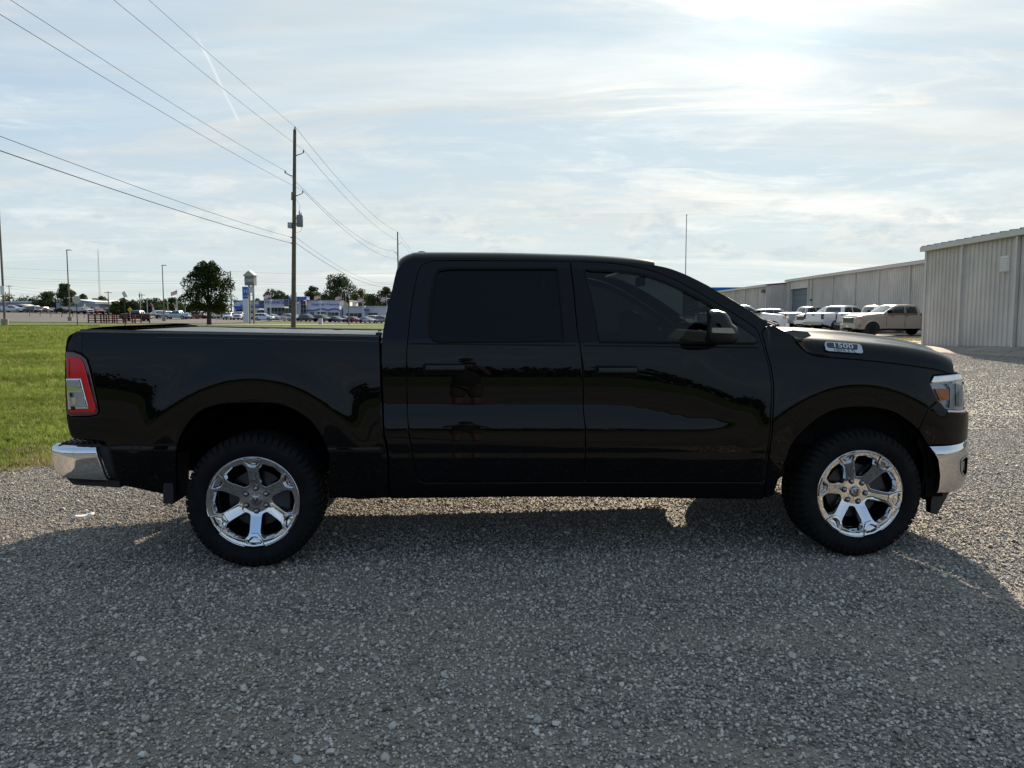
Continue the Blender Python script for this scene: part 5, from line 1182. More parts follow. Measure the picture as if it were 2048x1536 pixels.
def leaves(C, RAD, n, size, rng, squash=.85, shell=.55):
    """n leaf quads scattered through ellipsoid clumps"""
    k = rng.integers(0, len(C), n); v = rng.normal(size=(n, 3)); v /= np.linalg.norm(v, axis=1)[:, None]
    r = rng.uniform(shell ** 3, 1, n) ** (1 / 3); P = C[k] + v * (RAD[k] * r)[:, None] * np.array([1, 1, squash])
    a = rng.normal(size=(n, 3)); a /= np.linalg.norm(a, axis=1)[:, None]; b = np.cross(a, rng.normal(size=(n, 3))); b /= np.linalg.norm(b, axis=1)[:, None]
    s = size * rng.uniform(.55, 1.3, n)[:, None]
    V = np.stack([P - a * s, P + b * s * .55, P + a * s, P - b * s * .55], 1).reshape(-1, 3)
    return V, np.arange(4 * n).reshape(-1, 4)
def tree(name, label, base, h, w, m, n, size, seed, trunk=.18, clumps=26, low=.16, group=None, shape='round', bare=0):
    rng = np.random.default_rng(seed); base = Vector(base)
    t = empty(name, base, 0, label, 'tree', group)
    C = []; Rr = []
    for i in range(clumps):
        u = rng.uniform(0, 1); z = low + (1 - low) * u
        if shape == 'round': rad = math.sin(math.pi * min(1, max(.06, (u * .86 + .14)))) ** .6
        elif shape == 'oak': rad = float(np.interp(u, [0, .22, .6, 1], [.80, 1.0, .84, .28]))
        elif shape == 'spread': rad = (.55 + .6 * u) if u < .65 else max(.15, 1.5 * (1 - u) + .35)
        else: rad = 1.0 - .6 * u
        a = rng.uniform(0, 6.283); q = math.sqrt(rng.uniform(.05, 1)) * rad * w * .5 * .86
        C.append((q * math.cos(a), q * math.sin(a), z * h * .94)); Rr.append((rng.uniform(.14, .26) if shape != 'oak' else rng.uniform(.07, .17)) * w * (1 if u < .85 else .75))
    C = np.array(C); Rr = np.array(Rr); V, Fq = leaves(C, Rr, n, size, rng)
    mesh('crown', V, Fq, m, t)
    mb = MB(); mb.tube([(0, 0, -.1), (rng.normal() * .04, 0, h * .15), (rng.normal() * .1, rng.normal() * .1, h * .42), (rng.normal() * .2, rng.normal() * .2, h * .75)], [trunk * 1.15, trunk * .9, trunk * .6, trunk * .15], 8)
    mb.build('trunk', bark, t)
    mb = MB()
    for i in range(min(len(C), 14 + bare)):
        c = Vector(C[i]); s0 = Vector((0, 0, h * rng.uniform(.16, .45))); mid = s0.lerp(c, .5) + Vector((rng.normal() * .15, rng.normal() * .15, .1 * h * rng.uniform(-.2, .6)))
        mb.tube([s0, mid, c], [trunk * .4, trunk * .25, trunk * .06], 5)
    mb.build('limbs', bark, t); return t
p = gpt(418, 98); tree('broadleaf_tree', 'dark round-crowned tree standing alone on the far lawn', (p.x, p.y, p.z), 8.5, 7.4, leaf_dk, 17000, .125, 5, .30, 120, .25, shape='oak')
BT = 'trees on the far skyline'
TL = [(135, 568, 226, 30, leaf_md, 1500, 'tall tree rising behind the grey service building', 'spread'), (98, 587, 240, 52, leaf_dk, 1500, 'wide dark tree behind the grey service building roof', 'round'), (168, 588, 245, 20, leaf_dk, 700, 'small dark tree behind the grey building gable', 'round'),
      (14, 590, 300, 46, leaf_md, 700, 'hazy tree at the far left skyline', 'round'), (205, 592, 250, 22, leaf_lt, 700, 'pale leafy tree beside the end of the grey building', 'round'),
      (247, 599, 215, 30, leaf_md, 1500, 'bushy green tree behind the banner lamp post', 'round'), (231, 604, 212, 18, leaf_lt, 800, 'low light green shrub tree near the grey building', 'round'), (268, 600, 215, 24, leaf_dk, 700, 'small tree left of the brown roofed building', 'spread'), (305, 598, 250, 46, leaf_dk, 1300, 'dark tree mass behind the brown roofed building', 'round'),
      (345, 596, 215, 34, leaf_md, 1100, 'feathery tree left of the big lone tree', 'round'), (372, 612, 225, 46, leaf_dk, 1000, 'low dark trees behind the big lone tree', 'round'), (330, 612, 240, 34, leaf_md, 700, 'low hedge-like tree right of the brown roof', 'round'),
      (440, 612, 210, 34, leaf_md, 900, 'green tree beside the service center end wall', 'round'), (549, 578, 260, 42, leaf_dk, 1500, 'dark tree behind the blue lettered dealership', 'spread'), (575, 590, 262, 26, leaf_md, 700, 'small tree right of the dark dealership tree', 'round'), (515, 597, 265, 20, leaf_dk, 400, 'little tree top over the service center roof', 'round'),
      (627, 572, 250, 28, leaf_md, 1200, 'tree behind the blue entrance portal', 'spread'), (676, 552, 245, 66, leaf_dk, 3000, 'tallest spreading tree behind the dealership', 'spread'), (650, 590, 240, 40, leaf_md, 1200, 'green tree low behind the dealership wall', 'round'), (712, 588, 242, 30, leaf_lt, 1000, 'light green tree near the traffic signal', 'round'),
      (724, 576, 250, 26, leaf_lt, 500, 'thin half-bare tree right of the tallest tree', 'spread'), (745, 590, 245, 40, leaf_md, 1300, 'broad green tree behind the low dealership wing', 'round'), (772, 572, 248, 36, leaf_md, 1300, 'tree beside the rear of the black cab', 'spread'), (795, 585, 250, 36, leaf_dk, 900, 'dark tree hidden behind the black cab edge', 'round'),
      (636, 590, 262, 52, leaf_md, 1300, 'broad low tree left of the tallest tree', 'round'), (668, 592, 264, 70, leaf_dk, 1500, 'low tree mass under the tallest tree', 'round'), (703, 590, 262, 58, leaf_md, 1400, 'low tree mass right of the tallest tree', 'round'), (738, 592, 264, 60, leaf_dk, 1400, 'low dark tree mass behind the low wing', 'round'), (562, 594, 268, 46, leaf_dk, 1000, 'low tree mass behind the lettered wall', 'round'), (395, 614, 232, 60, leaf_md, 1200, 'low tree mass behind the red cars', 'round'), (322, 606, 250, 50, leaf_dk, 1200, 'low tree mass right of the brown roofed building', 'round'), (60, 600, 300, 60, leaf_dk, 800, 'low hazy tree line above the service building roof', 'round')]
for i, (u, vt, Y, wpx, m, n, lab, shp) in enumerate(TL):
    p = gpt(u, Y); h = at(u, vt, Y).z - p.z; w = wpx / F * Y
    tree('skyline_tree', lab, p, h, w * 1.25, leaf_haze if m is leaf_dk else m, int(n * 2.2), max(.22, .30 * Y / 230), 100 + i, .22, 30, .02 if shp == 'round' else .12, BT, shp, 6)
# a hedge row and wood behind the photographer (seen only as reflections in the paint)
rng = np.random.default_rng(77); C = np.stack([rng.uniform(-190, 190, 420), rng.uniform(-150, -110, 420), rng.uniform(.5, 5.0, 420)], 1)
V, Fq = leaves(C, rng.uniform(2.6, 5.0, 420), 26000, 1.0, rng, shell=.2); tag(mesh('woodland', V, Fq, leaf_dk), 'distant dark woodland behind the photographer', kind='stuff')

# ------------------------------------------------------------------ far buildings, left
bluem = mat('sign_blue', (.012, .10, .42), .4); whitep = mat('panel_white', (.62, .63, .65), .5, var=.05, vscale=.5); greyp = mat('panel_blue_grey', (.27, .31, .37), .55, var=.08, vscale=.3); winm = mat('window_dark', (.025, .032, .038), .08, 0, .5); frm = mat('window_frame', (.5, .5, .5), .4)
def blk(mb, u0, u1, v0, v1, Y, dep):
    p0, p1 = at(u0, v0, Y), at(u1, v1, Y); zb = gz(p0.x, Y) - .3 if v1 > 900 else p1.z
    mb.box(p0.x, p1.x, Y, Y + dep, zb, p0.z); return mb
def B(name, u0, u1, v0, v1, Y, dep, m, parent, bevel=0): return blk(MB(), u0, u1, v0, v1, Y, dep).build(name, m, parent, bevel=bevel)
sb = empty('service_building', at(60, 625, 240), 0, 'long grey metal service building with dark bay doors at far left', 'building'); sb.location = (0, 0, 0)
B('wall', -40, 112, 605, 999, 240, 26, greyp, sb); B('roof_edge', -40, 112.5, 602.5, 605, 239.6, 26, mat('roof_white', (.75, .75, .74), .5), sb)
for u0, u1 in ((40, 60), (62.5, 81), (83, 99.5)): B('bay_door', u0, u1, 610.5, 621, 239.7, .4, dark, sb)
x0, x1, xm = at(112, 605, 236).x, at(190, 605, 236).x, at(147, 605, 236).x; za, zm = at(112, 605.5, 236).z, at(147, 599, 236).z; zc = at(190, 604.5, 236).z
o = MB().prism([(x0, 0), (x1, 0), (x1, zc), (xm, zm), (x0, za)], 236, 262).build('gable_wall', greyp, sb)
MB().add([(x0 - .3, 235.7, za + .1), (xm, 235.7, zm + .12), (xm, 262, zm + .12), (x0 - .3, 262, za + .1), (x1 + .3, 235.7, zc + .1), (x1 + .3, 262, zc + .1)], [(0, 1, 2, 3), (1, 4, 5, 2)]).build('roof', mat('roof_white', (.75, .75, .74), .5), sb)
B('wall', 166, 215, 608.5, 999, 232, 20, mat('panel_light', (.42, .46, .52), .5), sb); B('roof_edge', 165.5, 215.5, 607, 608.5, 231.7, 20, frm, sb)
B('window', 182, 190, 614, 619.6, 231.8, .2, dark, sb); B('door', 191, 198, 614, 622, 231.8, .2, mat('roof_white', (.75, .75, .74), .5), sb); B('window', 164.5, 169.5, 608, 617, 229.5, .3, mat('pale_yellow', (.55, .52, .34), .6), sb)
B('roof_unit', 57, 61, 597.5, 602.4, 246, 2, dark, sb); B('roof_unit', 184, 189.5, 596.5, 602, 250, 2, dark, sb)
cn = empty('canopy', (0, 0, 0), 0, 'curved cream canopy standing in front of the grey service building', 'canopy'); Yc = 226
G = [[(at(16 + 34 * s, 611, Yc).x, Yc + d, at(0, 611 - 3.2 * math.sin(math.pi * min(1, s * .85 + .12)) + 4.5 * max(0, s - .55) , Yc).z) for d in (0, 3, 6)] for s in np.linspace(0, 1, 9)]
grid('canopy_roof', np.array(G), mat('cream_cloth', (.50, .49, .42), .7), cn, thick=.25)
for u in (19, 33, 47): q = at(u, 615, Yc); MB().tube([(q.x, Yc + .3, gz(q.x, Yc)), (q.x, Yc + .3, at(u, 610.5, Yc).z)], .06, 6).build('canopy_post', frm, cn)
bb = empty('brown_roof_building', (0, 0, 0), 0, 'small brown-roofed building with pale fascia beyond the dark pickup', 'building')
B('wall', 268, 318, 616, 999, 262, 12, mat('brown_brick', (.16, .11, .08), .8, var=.2, vscale=1), bb); B('fascia', 264, 311, 612, 615.5, 260, 14, mat('fascia_pink', (.62, .55, .50), .6), bb)
q0, q1, q2 = at(308, 612, 260), at(324, 616.5, 260), at(311, 615.6, 260); MB().prism([(q0.x, q0.z), (q1.x, q1.z), (q1.x, q1.z - .4), (q2.x, q2.z)], 259.8, 274).build('roof_hip', mat('roof_red', (.22, .10, .07), .7), bb)
for u0, u1 in ((274, 282), (292, 300)): B('window', u0, u1, 618, 624, 261.8, .3, winm, bb)

hb = empty('dealership_building', (0, 0, 0), 0, 'long white car dealership with blue portal and blue lettering', 'building'); Y = 200
B('wall', 467, 528, 602, 999, Y + 2, 22, whitep, hb); B('blue_stripe', 467, 527.4, 612.2, 615, Y + 1.7, .4, bluem, hb); B('parapet_cap', 466.6, 528, 600.6, 602, Y + 1.7, 22, greyp, hb)
B('bay_door', 471.5, 485, 620.5, 640, Y + 1.7, .4, dark, hb); B('awning', 470, 487, 615.5, 619, Y + .8, 1.2, bluem, hb); B('window', 514, 519.5, 621.5, 628, Y + 1.7, .4, winm, hb); B('door', 500, 506, 620, 640, Y + 1.7, .4, winm, hb); B('door', 523, 526, 621, 640, Y + 1.7, .4, winm, hb)
B('wall', 528, 577, 599.5, 999, Y, 24, whitep, hb); B('parapet_cap', 527.6, 577, 598, 599.5, Y - .3, 24, greyp, hb)
def glazing(u0, u1, v0, v1, Y, nx, ny):
    wn = B('window', u0, u1, v0, v1, Y, .15, frm, hb)
    for i in range(nx):
        for j in range(ny):
            a, b_ = u0 + (u1 - u0) * i / nx + .35, u0 + (u1 - u0) * (i + 1) / nx - .35; c, d = v0 + (v1 - v0) * j / ny + .3, v0 + (v1 - v0) * (j + 1) / ny - .3
            B('pane', a, b_, c, d, Y - .08, .07, winm, wn)
glazing(534, 569.5, 615, 633, Y - .25, 5, 2)
B('wall', 577, 612.5, 600, 999, Y - 1, 25, whitep, hb); B('portal_lintel', 575.8, 613, 593.2, 600, Y - 2.2, 3, bluem, hb); B('portal_column', 590.5, 600.5, 600, 999, Y - 2, 2, bluem, hb)
glazing(577.5, 590, 601, 634, Y - 1.25, 2, 4); glazing(601.2, 612, 601, 634, Y - 1.25, 2, 4)
B('wall', 612.5, 686, 601.5, 999, Y, 24, whitep, hb); B('parapet_cap', 612.5, 686.6, 600, 601.5, Y - .3, 24, greyp, hb)
mb = MB(); pts = []
for u in np.linspace(613, 684, 40):
    s = (u - 631) / 26.5; v = 619.5 if u < 630 else 619.5 - 3.2 * abs(math.sin(math.pi * (u - 630) / 26)) ** 1.0 + (1.4 if u > 645 else 0) * 0
    pts.append((at(u, v, Y), at(u, v + 2.4, Y)))
V = [(p_.x, Y - .35, p_.z) for pr in pts for p_ in pr] + [(p_.x, Y + .02, p_.z) for pr in pts for p_ in pr]; n2_ = len(pts) * 2; Fc = []
for i in range(len(pts) - 1): a = 2 * i; Fc += [(a, a + 2, a + 3, a + 1), (n2_ + a, n2_ + a + 2, a + 2, a), (a + 1, a + 3, n2_ + a + 3, n2_ + a + 1)]
mesh('wave_stripe', V, Fc, bluem, hb)
glazing(620, 628, 624, 637, Y - .2, 1, 1); glazing(634, 652, 623.5, 637, Y - .2, 3, 1); glazing(655, 677, 624.5, 638, Y - .2, 3, 1)
B('wall', 686, 778, 613, 999, Y + 1, 18, mat('panel_cool_grey', (.46, .48, .52), .5), hb); B('parapet_cap', 686, 778, 612, 613, Y + .7, 18, frm, hb); glazing(692, 723, 626, 640, Y + .8, 4, 1)  # low wing in a greyer panel colour than the white walls
B('canopy_pier', 729, 735.5, 611.5, 999, Y - .5, 1.5, whitep, hb); B('blue_bracket', 727, 737.5, 618, 621.5, Y - .8, 1.2, bluem, hb); B('bay_door', 737, 754, 627, 640, Y + .8, .3, dark, hb); B('door_head', 735.5, 754.5, 626, 628, Y + .6, .3, mat('maroon', (.12, .02, .025), .5), hb)
B('rooftop_unit', 688, 700, 604, 612, Y + 6, 3, mat('cream', (.62, .60, .47), .6), hb)
def sign(txt, u, v, size_px, Y, m, parent, sx=1.0, name='lettering', shear=0.0):
    p = at(u, v, Y); return text_mesh(name, txt, size_px / F * Y, m, parent, (p.x, Y - .12, p.z), (R(90), 0, 0), .06, sx=sx, shear=shear)
sign('HONDA', 552, 604.7, 8.2, Y - .3, bluem, hb, 1.45); sign('Service Center', 501, 609.5, 7.0, Y + 1.6, bluem, hb, 1.0); sign('Heather Cannon', 651, 608.4, 7.4, Y - .3, bluem, hb, 1.12, shear=.15)

# ------------------------------------------------------------------ signs, poles, lamps
pl = empty('pylon_sign', gpt(493.5, 150), 0, 'tall blue and white pylon sign in front of the dealership', 'sign'); o = pl.location.copy(); Yp = 150; g0 = gz(o.x, Yp)
wx = 5.6 / F * Yp; zt = at(493, 573.5, Yp).z - g0; zm = at(493, 597, Yp).z - g0
MB().box(-wx, wx, -.5, .5, -.2, zm).build('white_column', whitep, pl, bevel=.05); MB().box(-wx, wx, -.52, .52, zm, zt).build('blue_head', bluem, pl, bevel=.05)
text_mesh('lettering', 'H', 1.15, whitep, pl, (.12, -.56, zt - .95), (R(90), 0, 0), .03); text_mesh('lettering', 'HONDA', .34, whitep, pl, (.12, -.56, zm + .45), (R(90), 0, 0), .03)
ls = empty('pole_sign', gpt(504, 130), R(-14), 'tall store pole sign with gabled top and grey name panel', 'sign'); g0 = ls.location.z; Yl = 130
S_ = lambda v: at(504, v, Yl).z - g0
pm_ = mat('sign_post', (.20, .18, .165), .6); pf = mat('sign_face', (.52, .53, .54), .5); ps = mat('sign_side', (.28, .275, .27), .6)
for x in (-.40, .42): MB().box(x - .11, x + .11, -.15, .15, -.3, S_(570)).build('post', pm_, ls)
MB().box(-.92, .92, -.55, .35, S_(571), S_(551.5)).build('cabinet', ps, ls, bevel=.04); MB().box(-.84, .84, -.585, -.55, S_(569.8), S_(553)).build('name_panel', mat('sign_grey', (.15, .155, .165), .5), ls)
text_mesh('lettering', "LOWE'S", .74, plate_m, ls, (0, -.60, (S_(561.5))), (R(90), 0, 0), .02, sx=.72)
MB().prism([(-1.02, S_(551.5)), (1.02, S_(551.5)), (0, S_(542))], -.62, .40).build('gable_top', mat('gable_tan', (.50, .42, .29), .6), ls); MB().prism([(-1.12, S_(551)), (-1.0, S_(552.2)), (0, S_(543)), (1.0, S_(552.2)), (1.12, S_(551)), (0, S_(541))], -.7, .45).build('gable_trim', pf, ls)
MB().box(-.34, .50, -.2, .2, S_(586), S_(572.5)).build('reader_board', pf, ls); text_mesh('lettering', 'OPEN', .24, ps, ls, (.08, -.215, S_(578)), (R(90), 0, 0), .008) if False else None
for z in (590, 608): MB().box(-.4, .42, -.06, .06, S_(z) - .07, S_(z) + .07).build('cross_bar', pf, ls)

wood = mat('pole_wood', (.125, .092, .066), .9, var=.3, vscale=3, bump=.5, bscale=14); wirem = mat('wire', (.07, .07, .072), .9, 0, 0, .0); steelg = mat('galvanised', (.33, .34, .35), .5, .4); insul = mat('insulator', (.10, .085, .08), .3)
def utility_pole(name, label, base, h, arms, r0=.19, group=None):
    t = empty(name, base, 0, label, 'utility pole', group)
    MB().tube([(0, 0, -.5), (0, 0, h * .5), (0, 0, h)], [r0, r0 * .82, r0 * .62], 14).build('pole', wood, t)
    att = []
    for x, z in arms:
        if abs(x) > .3:
            MB().tube([(math.copysign(.12, x), 0, z - .38), (x * .6, 0, z - .26), (x, 0, z - .12)], [.045, .035, .03], 6).build('bracket', insul, t)
        MB().lathe([(.0, -.12), (.05, -.12), (.075, -.04), (.05, .0), (.07, .06), (.0, .12)], (x, 0, z), 'z', 10).build('insulator', insul, t)
        att.append(Vector(base) + Vector((x, 0, z + .1)))
    return t, att
ARMS = [(.02, 17.55), (.78, 15.55), (-.82, 13.75), (.74, 12.05)]
pb1 = gpt(586.5, 66.2); pb2 = Vector((at(797, 620, 152).x, 152, -.9)); pb0 = Vector((pb1.x + (pb1.x - pb2.x) * 1.0 + .0, -19.5, 0)); pb3 = Vector((pb2.x * 2 - pb1.x, 238, -1.2))
UP = 'power line poles along the road'
u1, at1 = utility_pole('utility_pole', 'tall wooden utility pole with transformer in front of the dealership', pb1, 17.4, ARMS, .215, UP)
u2, at2 = utility_pole('utility_pole', 'second wooden utility pole rising behind the black cab roof', pb2, 17.9 + .9 - .3, [(x, z + .9) for x, z in ARMS], .19, UP)
u0, at0 = utility_pole('utility_pole', 'utility pole behind the photographer holding the overhead wires', pb0, 17.4, ARMS, .2, UP)
u3, at3 = utility_pole('utility_pole', 'farthest utility pole of the line hidden behind the cab', pb3, 18, [(x, z + .6) for x, z in ARMS], .19, UP)
tr_ = MB().lathe([(0, 9.0), (.27, 9.0), (.29, 9.05), (.29, 9.95), (.27, 10.02), (0, 10.06)], (.50, 0, 0), 'z', 18).box(.10, .30, -.06, .06, 9.2, 9.3).box(.10, .30, -.06, .06, 9.7, 9.8).build('transformer', mat('transformer_grey', (.16, .18, .20), .45, .2), u1, smooth=False); smooth_angle(tr_, 40)
MB().lathe([(.03, 10.0), (.07, 10.1), (.04, 10.2), (.07, 10.3), (.03, 10.4)], (.45, 0, 0), 'z', 8).lathe([(.03, 10.0), (.06, 10.1), (.03, 10.25)], (.60, 0, 0), 'z', 8).build('bushing', insul, u1)
MB().box(-.52, -.16, -.22, .22, 8.85, 9.35).build('equipment_box', steelg, u1, bevel=.02)
MB().tube([(.45, 0, 10.4), (.5, 0, 10.9), (.25, 0, 11.3), (.14, 0, 11.4)], .012, 5).tube([(.70, 0, 9.8), (.78, 0, 9.2), (.60, 0, 8.6), (.2, 0, 8.5)], .015, 5).build('drop_cable', wirem, u1)
MB().box(-.26, -.17, -.05, .05, 11.3, 12.0).build('cutout_fuse', insul, u1); MB().box(-.30, -.14, -.05, .05, 8.0, 8.1).box(-.30, -.14, -.05, .05, 7.5, 7.6).build('cable_clamp', insul, u1)
def wire(a, b, sag, r, label, group='overhead wires', n=22):
    a, b = Vector(a), Vector(b); pts = [a.lerp(b, t) - Vector((0, 0, sag * 4 * t * (1 - t))) for t in np.linspace(0, 1, n)]
    return tag(MB().tube(pts, r, 5).build('power_line', wirem), label, 'wire', group)
LEAN = math.tan(R(1.7)); u1.rotation_euler = (0, R(1.7), 0); at1 = [p_ + Vector((p_.z * LEAN, 0, 0)) for p_ in at1]
nm = ['topmost', 'second', 'third', 'fourth']
for i in range(4):
    wire(at0[i], at1[i], .9, .011, f'{nm[i]} overhead wire running from the tall pole to the upper left'); wire(at1[i], at2[i], 1.3 + .4 * (i > 1), .016, f'{nm[i]} wire dropping from the tall pole to the pole behind the cab'); wire(at2[i], at3[i], 1.2, .018, f'{nm[i]} wire running away beyond the pole behind the cab')
for z, nmz, rr in ((8.05, 'upper', .012), (7.55, 'lower', .018)):
    wire(pb0 + Vector((-.2, 0, z + 1.0)), pb1 + Vector((-.2 + z * LEAN, 0, z)), .9, rr, f'{nmz} communication cable sagging left from the tall pole'); wire(pb1 + Vector((.2 + z * LEAN, 0, z)), pb2 + Vector((0, 0, z + .2)), 1.6, rr, f'{nmz} communication cable sagging right from the tall pole')
FP = 'small far utility poles'
def far_pole(u, vt, Y, lab, cross=True, r=.14):
    p = gpt(u, Y); h = at(u, vt, Y).z - p.z; t = empty('utility_pole', p, 0, lab, 'utility pole', FP); MB().tube([(0, 0, -.3), (0, 0, h)], r, 8, r2=r * .7).build('pole', wood, t)
    if cross: MB().box(-1.0, 1.0, -.06, .06, h - .45, h - .30).build('cross_arm', wood, t)
    return p + Vector((0, 0, h))
f1 = far_pole(463.5, 542, 188, 'far wooden pole right of the lone tree', False, .17); f2 = far_pole(21.5, 570.5, 232, 'far pole with cross arm above the grey building at left'); f3 = far_pole(130, 576, 228, 'thin pole in front of the tall tree'); far_pole(218.5, 582.5, 205, 'lot pole with cross arm right of the grey building'); far_pole(285.5, 587.5, 215, 'thin pole beside the brown roofed building'); f4 = f2 + Vector((-45, 0, 0)); f5 = Vector((at(830, 545, 188).x, 188, f1.z - .2)); f6 = Vector((at(-40, 533, 188).x, 188, at(0, 533, 188).z))
for dz, lab in ((0, 'upper'), (-2.3, 'middle'), (-2.9, 'lower')):
    wire(f6 + Vector((0, 0, dz)), f1 + Vector((0, 0, dz)), .7, .014, f'{lab} far wire crossing the sky left of the lone tree'); wire(f1 + Vector((0, 0, dz)), f5 + Vector((0, 0, dz)), .7, .014, f'{lab} far wire crossing behind the tall pole')
for dz, lab in ((0, 'top'), (-.9, 'middle'), (-1.9, 'bottom')): wire(f4 + Vector((0, 0, dz)), f2 + Vector((0, 0, dz)), .4, .02, f'{lab} short wire at the far left edge'); wire(f2 + Vector((0, 0, dz)), f3 + Vector((0, 0, dz - .3)), .5, .02, f'{lab} wire over the grey service building')
# parking-lot light masts
bronze = mat('mast_bronze', (.13, .105, .085), .5, .3); conc = mat('mast_base', (.26, .22, .18), .9, var=.15, vscale=3)
def mast(u, ub, vt, Y, lab, sgn=1, r=.11, base=True, m=bronze, head=True):
    p = gpt(ub, Y); h = at(u, vt, Y).z - p.z; t = empty('light_mast', p, 0, lab, 'lamp post', 'parking lot light masts')
    if base: MB().lathe([(0, -.2), (.34, -.2), (.36, .75), (.0, .78)], (0, 0, 0), 'z', 16).build('concrete_base', conc, t)
    MB().tube([(0, 0, .0), (0, 0, h)], r, 10, r2=r * .7).build('mast', m, t)
    if head: MB().box(-.1 if sgn > 0 else -.85, .85 if sgn > 0 else .1, -.16, .16, h - .06, h + .06).build('lamp_head', m, t, bevel=.03)
    return t
mast(6, 9.5, 406, 80, 'tall bronze light mast on a concrete base at the left edge', -1, .13); MB().box(-.22, .22, -.16, -.13, 3.3, 4.3).build('notice_plate', plate_m, bpy.data.objects['light_mast'])
mast(139, 140, 500, 128, 'second light mast with concrete base left of the red corral', 1, .12); mast(327.5, 328.5, 530.5, 142, 'light mast left of the lone tree', 1, .11)
wl = mat('lamp_white', (.6, .6, .6), .5)
for i, (u, vt, lab) in enumerate(((541, 601, 'white lot lamp in front of the big dealership window'), (593.5, 606, 'white lot lamp beside the tall pole'), (641, 603.5, 'white lot lamp before the wave stripe'), (726, 606, 'white lot lamp before the low wing'))):
    p = gpt(u, 186); h = at(u, vt, 186).z - p.z; t = empty('lot_lamp', p, 0, lab, 'lamp post', 'white dealership lamps'); MB().tube([(0, 0, 0), (0, 0, h)], .08, 8).build('post', wl, t); MB().box(-.45, .45, -.25, .25, h - .05, h + .12).build('lamp_head', wl, t, bevel=.03)
for u, vt, Y, lab in ((295.5, 599, 200, 'thin white lot pole before the brown roofed building'), (336.5, 606, 200, 'short white lot pole left of the lone tree'), (354, 597, 205, 'slim lot pole under the lone tree'), (371, 612, 205, 'white lot pole behind the red cars'), (444, 612, 190, 'pale lot pole right of the lone tree')):
    p = gpt(u, Y); h = at(u, vt, Y).z - p.z; t = empty('lot_pole', p, 0, lab, 'pole', 'slim lot poles'); MB().tube([(0, 0, 0), (0, 0, h)], .07, 6).build('post', wl, t); MB().box(-.4, .4, -.15, .15, h - .05, h + .08).build('lamp_head', wl, t)
# flagpole, radio mast, wind turbine
t = empty('flagpole', (16.3, 70, 0), 0, 'slender bare flagpole rising behind the black cab', 'flagpole'); MB().tube([(0, 0, 0), (0, 0, 10.45)], .06, 8, r2=.035).build('post', steelg, t); MB().lathe([(0, -.08), (.08, 0), (0, .08)], (0, 0, 10.5), 'z', 8).build('finial', steelg, t)
p = at(201, 622, 900); t = empty('radio_mast', (p.x, 900, 0), 0, 'very thin distant radio mast in the haze', 'mast'); hm = at(200, 497, 900).z
mb = MB(); k_ = 26; 
for a in range(3): mb.tube([(1.0 * math.cos(a * 2.094), 1.0 * math.sin(a * 2.094), 0), (.7 * math.cos(a * 2.094), .7 * math.sin(a * 2.094), hm * .72), (.1, 0, hm)], .16, 4)
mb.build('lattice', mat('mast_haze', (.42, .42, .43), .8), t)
p = at(40, 604, 1500); t = empty('wind_turbine', (p.x, 1500, 0), 0, 'tiny white wind turbine on the far left horizon', 'wind turbine'); hh = at(40, 597, 1500).z
mb = MB().tube([(0, 0, 0), (0, 0, hh)], 1.6, 8, r2=1.0); mb.build('tower', whitep, t)
for a in (35, 155, 275): MB().tube([(0, -2, hh), (10.5 * math.sin(R(a)), -2, hh + 10.5 * math.cos(R(a)))], .9, 5, r2=.2).build('blade', whitep, t)
# flags
def flag(u, v, Y, lab, red=(.45, .03, .05), w=1.5, hgt=.95, pole_v=None):
    p = gpt(u, Y); zt = at(u, v, Y).z - p.z + hgt; t = empty('flag', p, 0, lab, 'flag', 'dealership flags'); MB().tube([(0, 0, 0), (0, 0, zt + .3)], .045, 6).build('pole', wl, t)
    c = MB(); ns = 9
    for i in range(7):
        G = [(-w * s, .22 * math.sin(5 * s) * s, zt - hgt * i / 7 - .55 * s) for s in np.linspace(0, 1, ns)]; G2 = [(x, y, z - hgt / 7) for x, y, z in G]
        mesh('stripe', G + G2, [(k, k + 1, ns + k + 1, ns + k) for k in range(ns - 1)], mat('flag_red', (.62, .16, .18), .8) if i % 2 == 0 else mat('flag_white', (.75, .72, .72), .8), t)
    mesh('canton', [(-.02, -.03, zt), (-.45, -.03, zt - .15), (-.45, -.03, zt - .55), (-.02, -.03, zt - .45)], [(0, 1, 2, 3)], mat('flag_blue', (.10, .12, .26), .8), t)
for u, v, lab in ((543, 594.5, 'striped flag over the dealership lettering'), (594, 593.5, 'striped flag beside the blue portal'), (641.5, 596.5, 'striped flag over the wave stripe'), (683.5, 598, 'red flag left of the traffic signal'), (727.5, 602, 'striped flag over the low wing'), (774, 600, 'striped flag at the edge of the black cab'), (356, 588, 'red flag left of the lone tree')): flag(u, v, 188, lab)
p = gpt(282, 210); t = empty('flag', p, 0, 'furled flag on a pole right of the banner lamp', 'flag', 'dealership flags'); hz = at(282, 583, 210).z - p.z; MB().tube([(0, 0, 0), (0, 0, hz)], .06, 6).build('pole', wl, t); MB().add([(0, 0, hz), (-.35, 0, hz - 1.0), (-.30, 0, hz - 1.9), (.02, 0, hz - 1.6)], [(0, 1, 2, 3)]).build('cloth', mat('flag_grey', (.14, .11, .13), .8), t, fix=False)
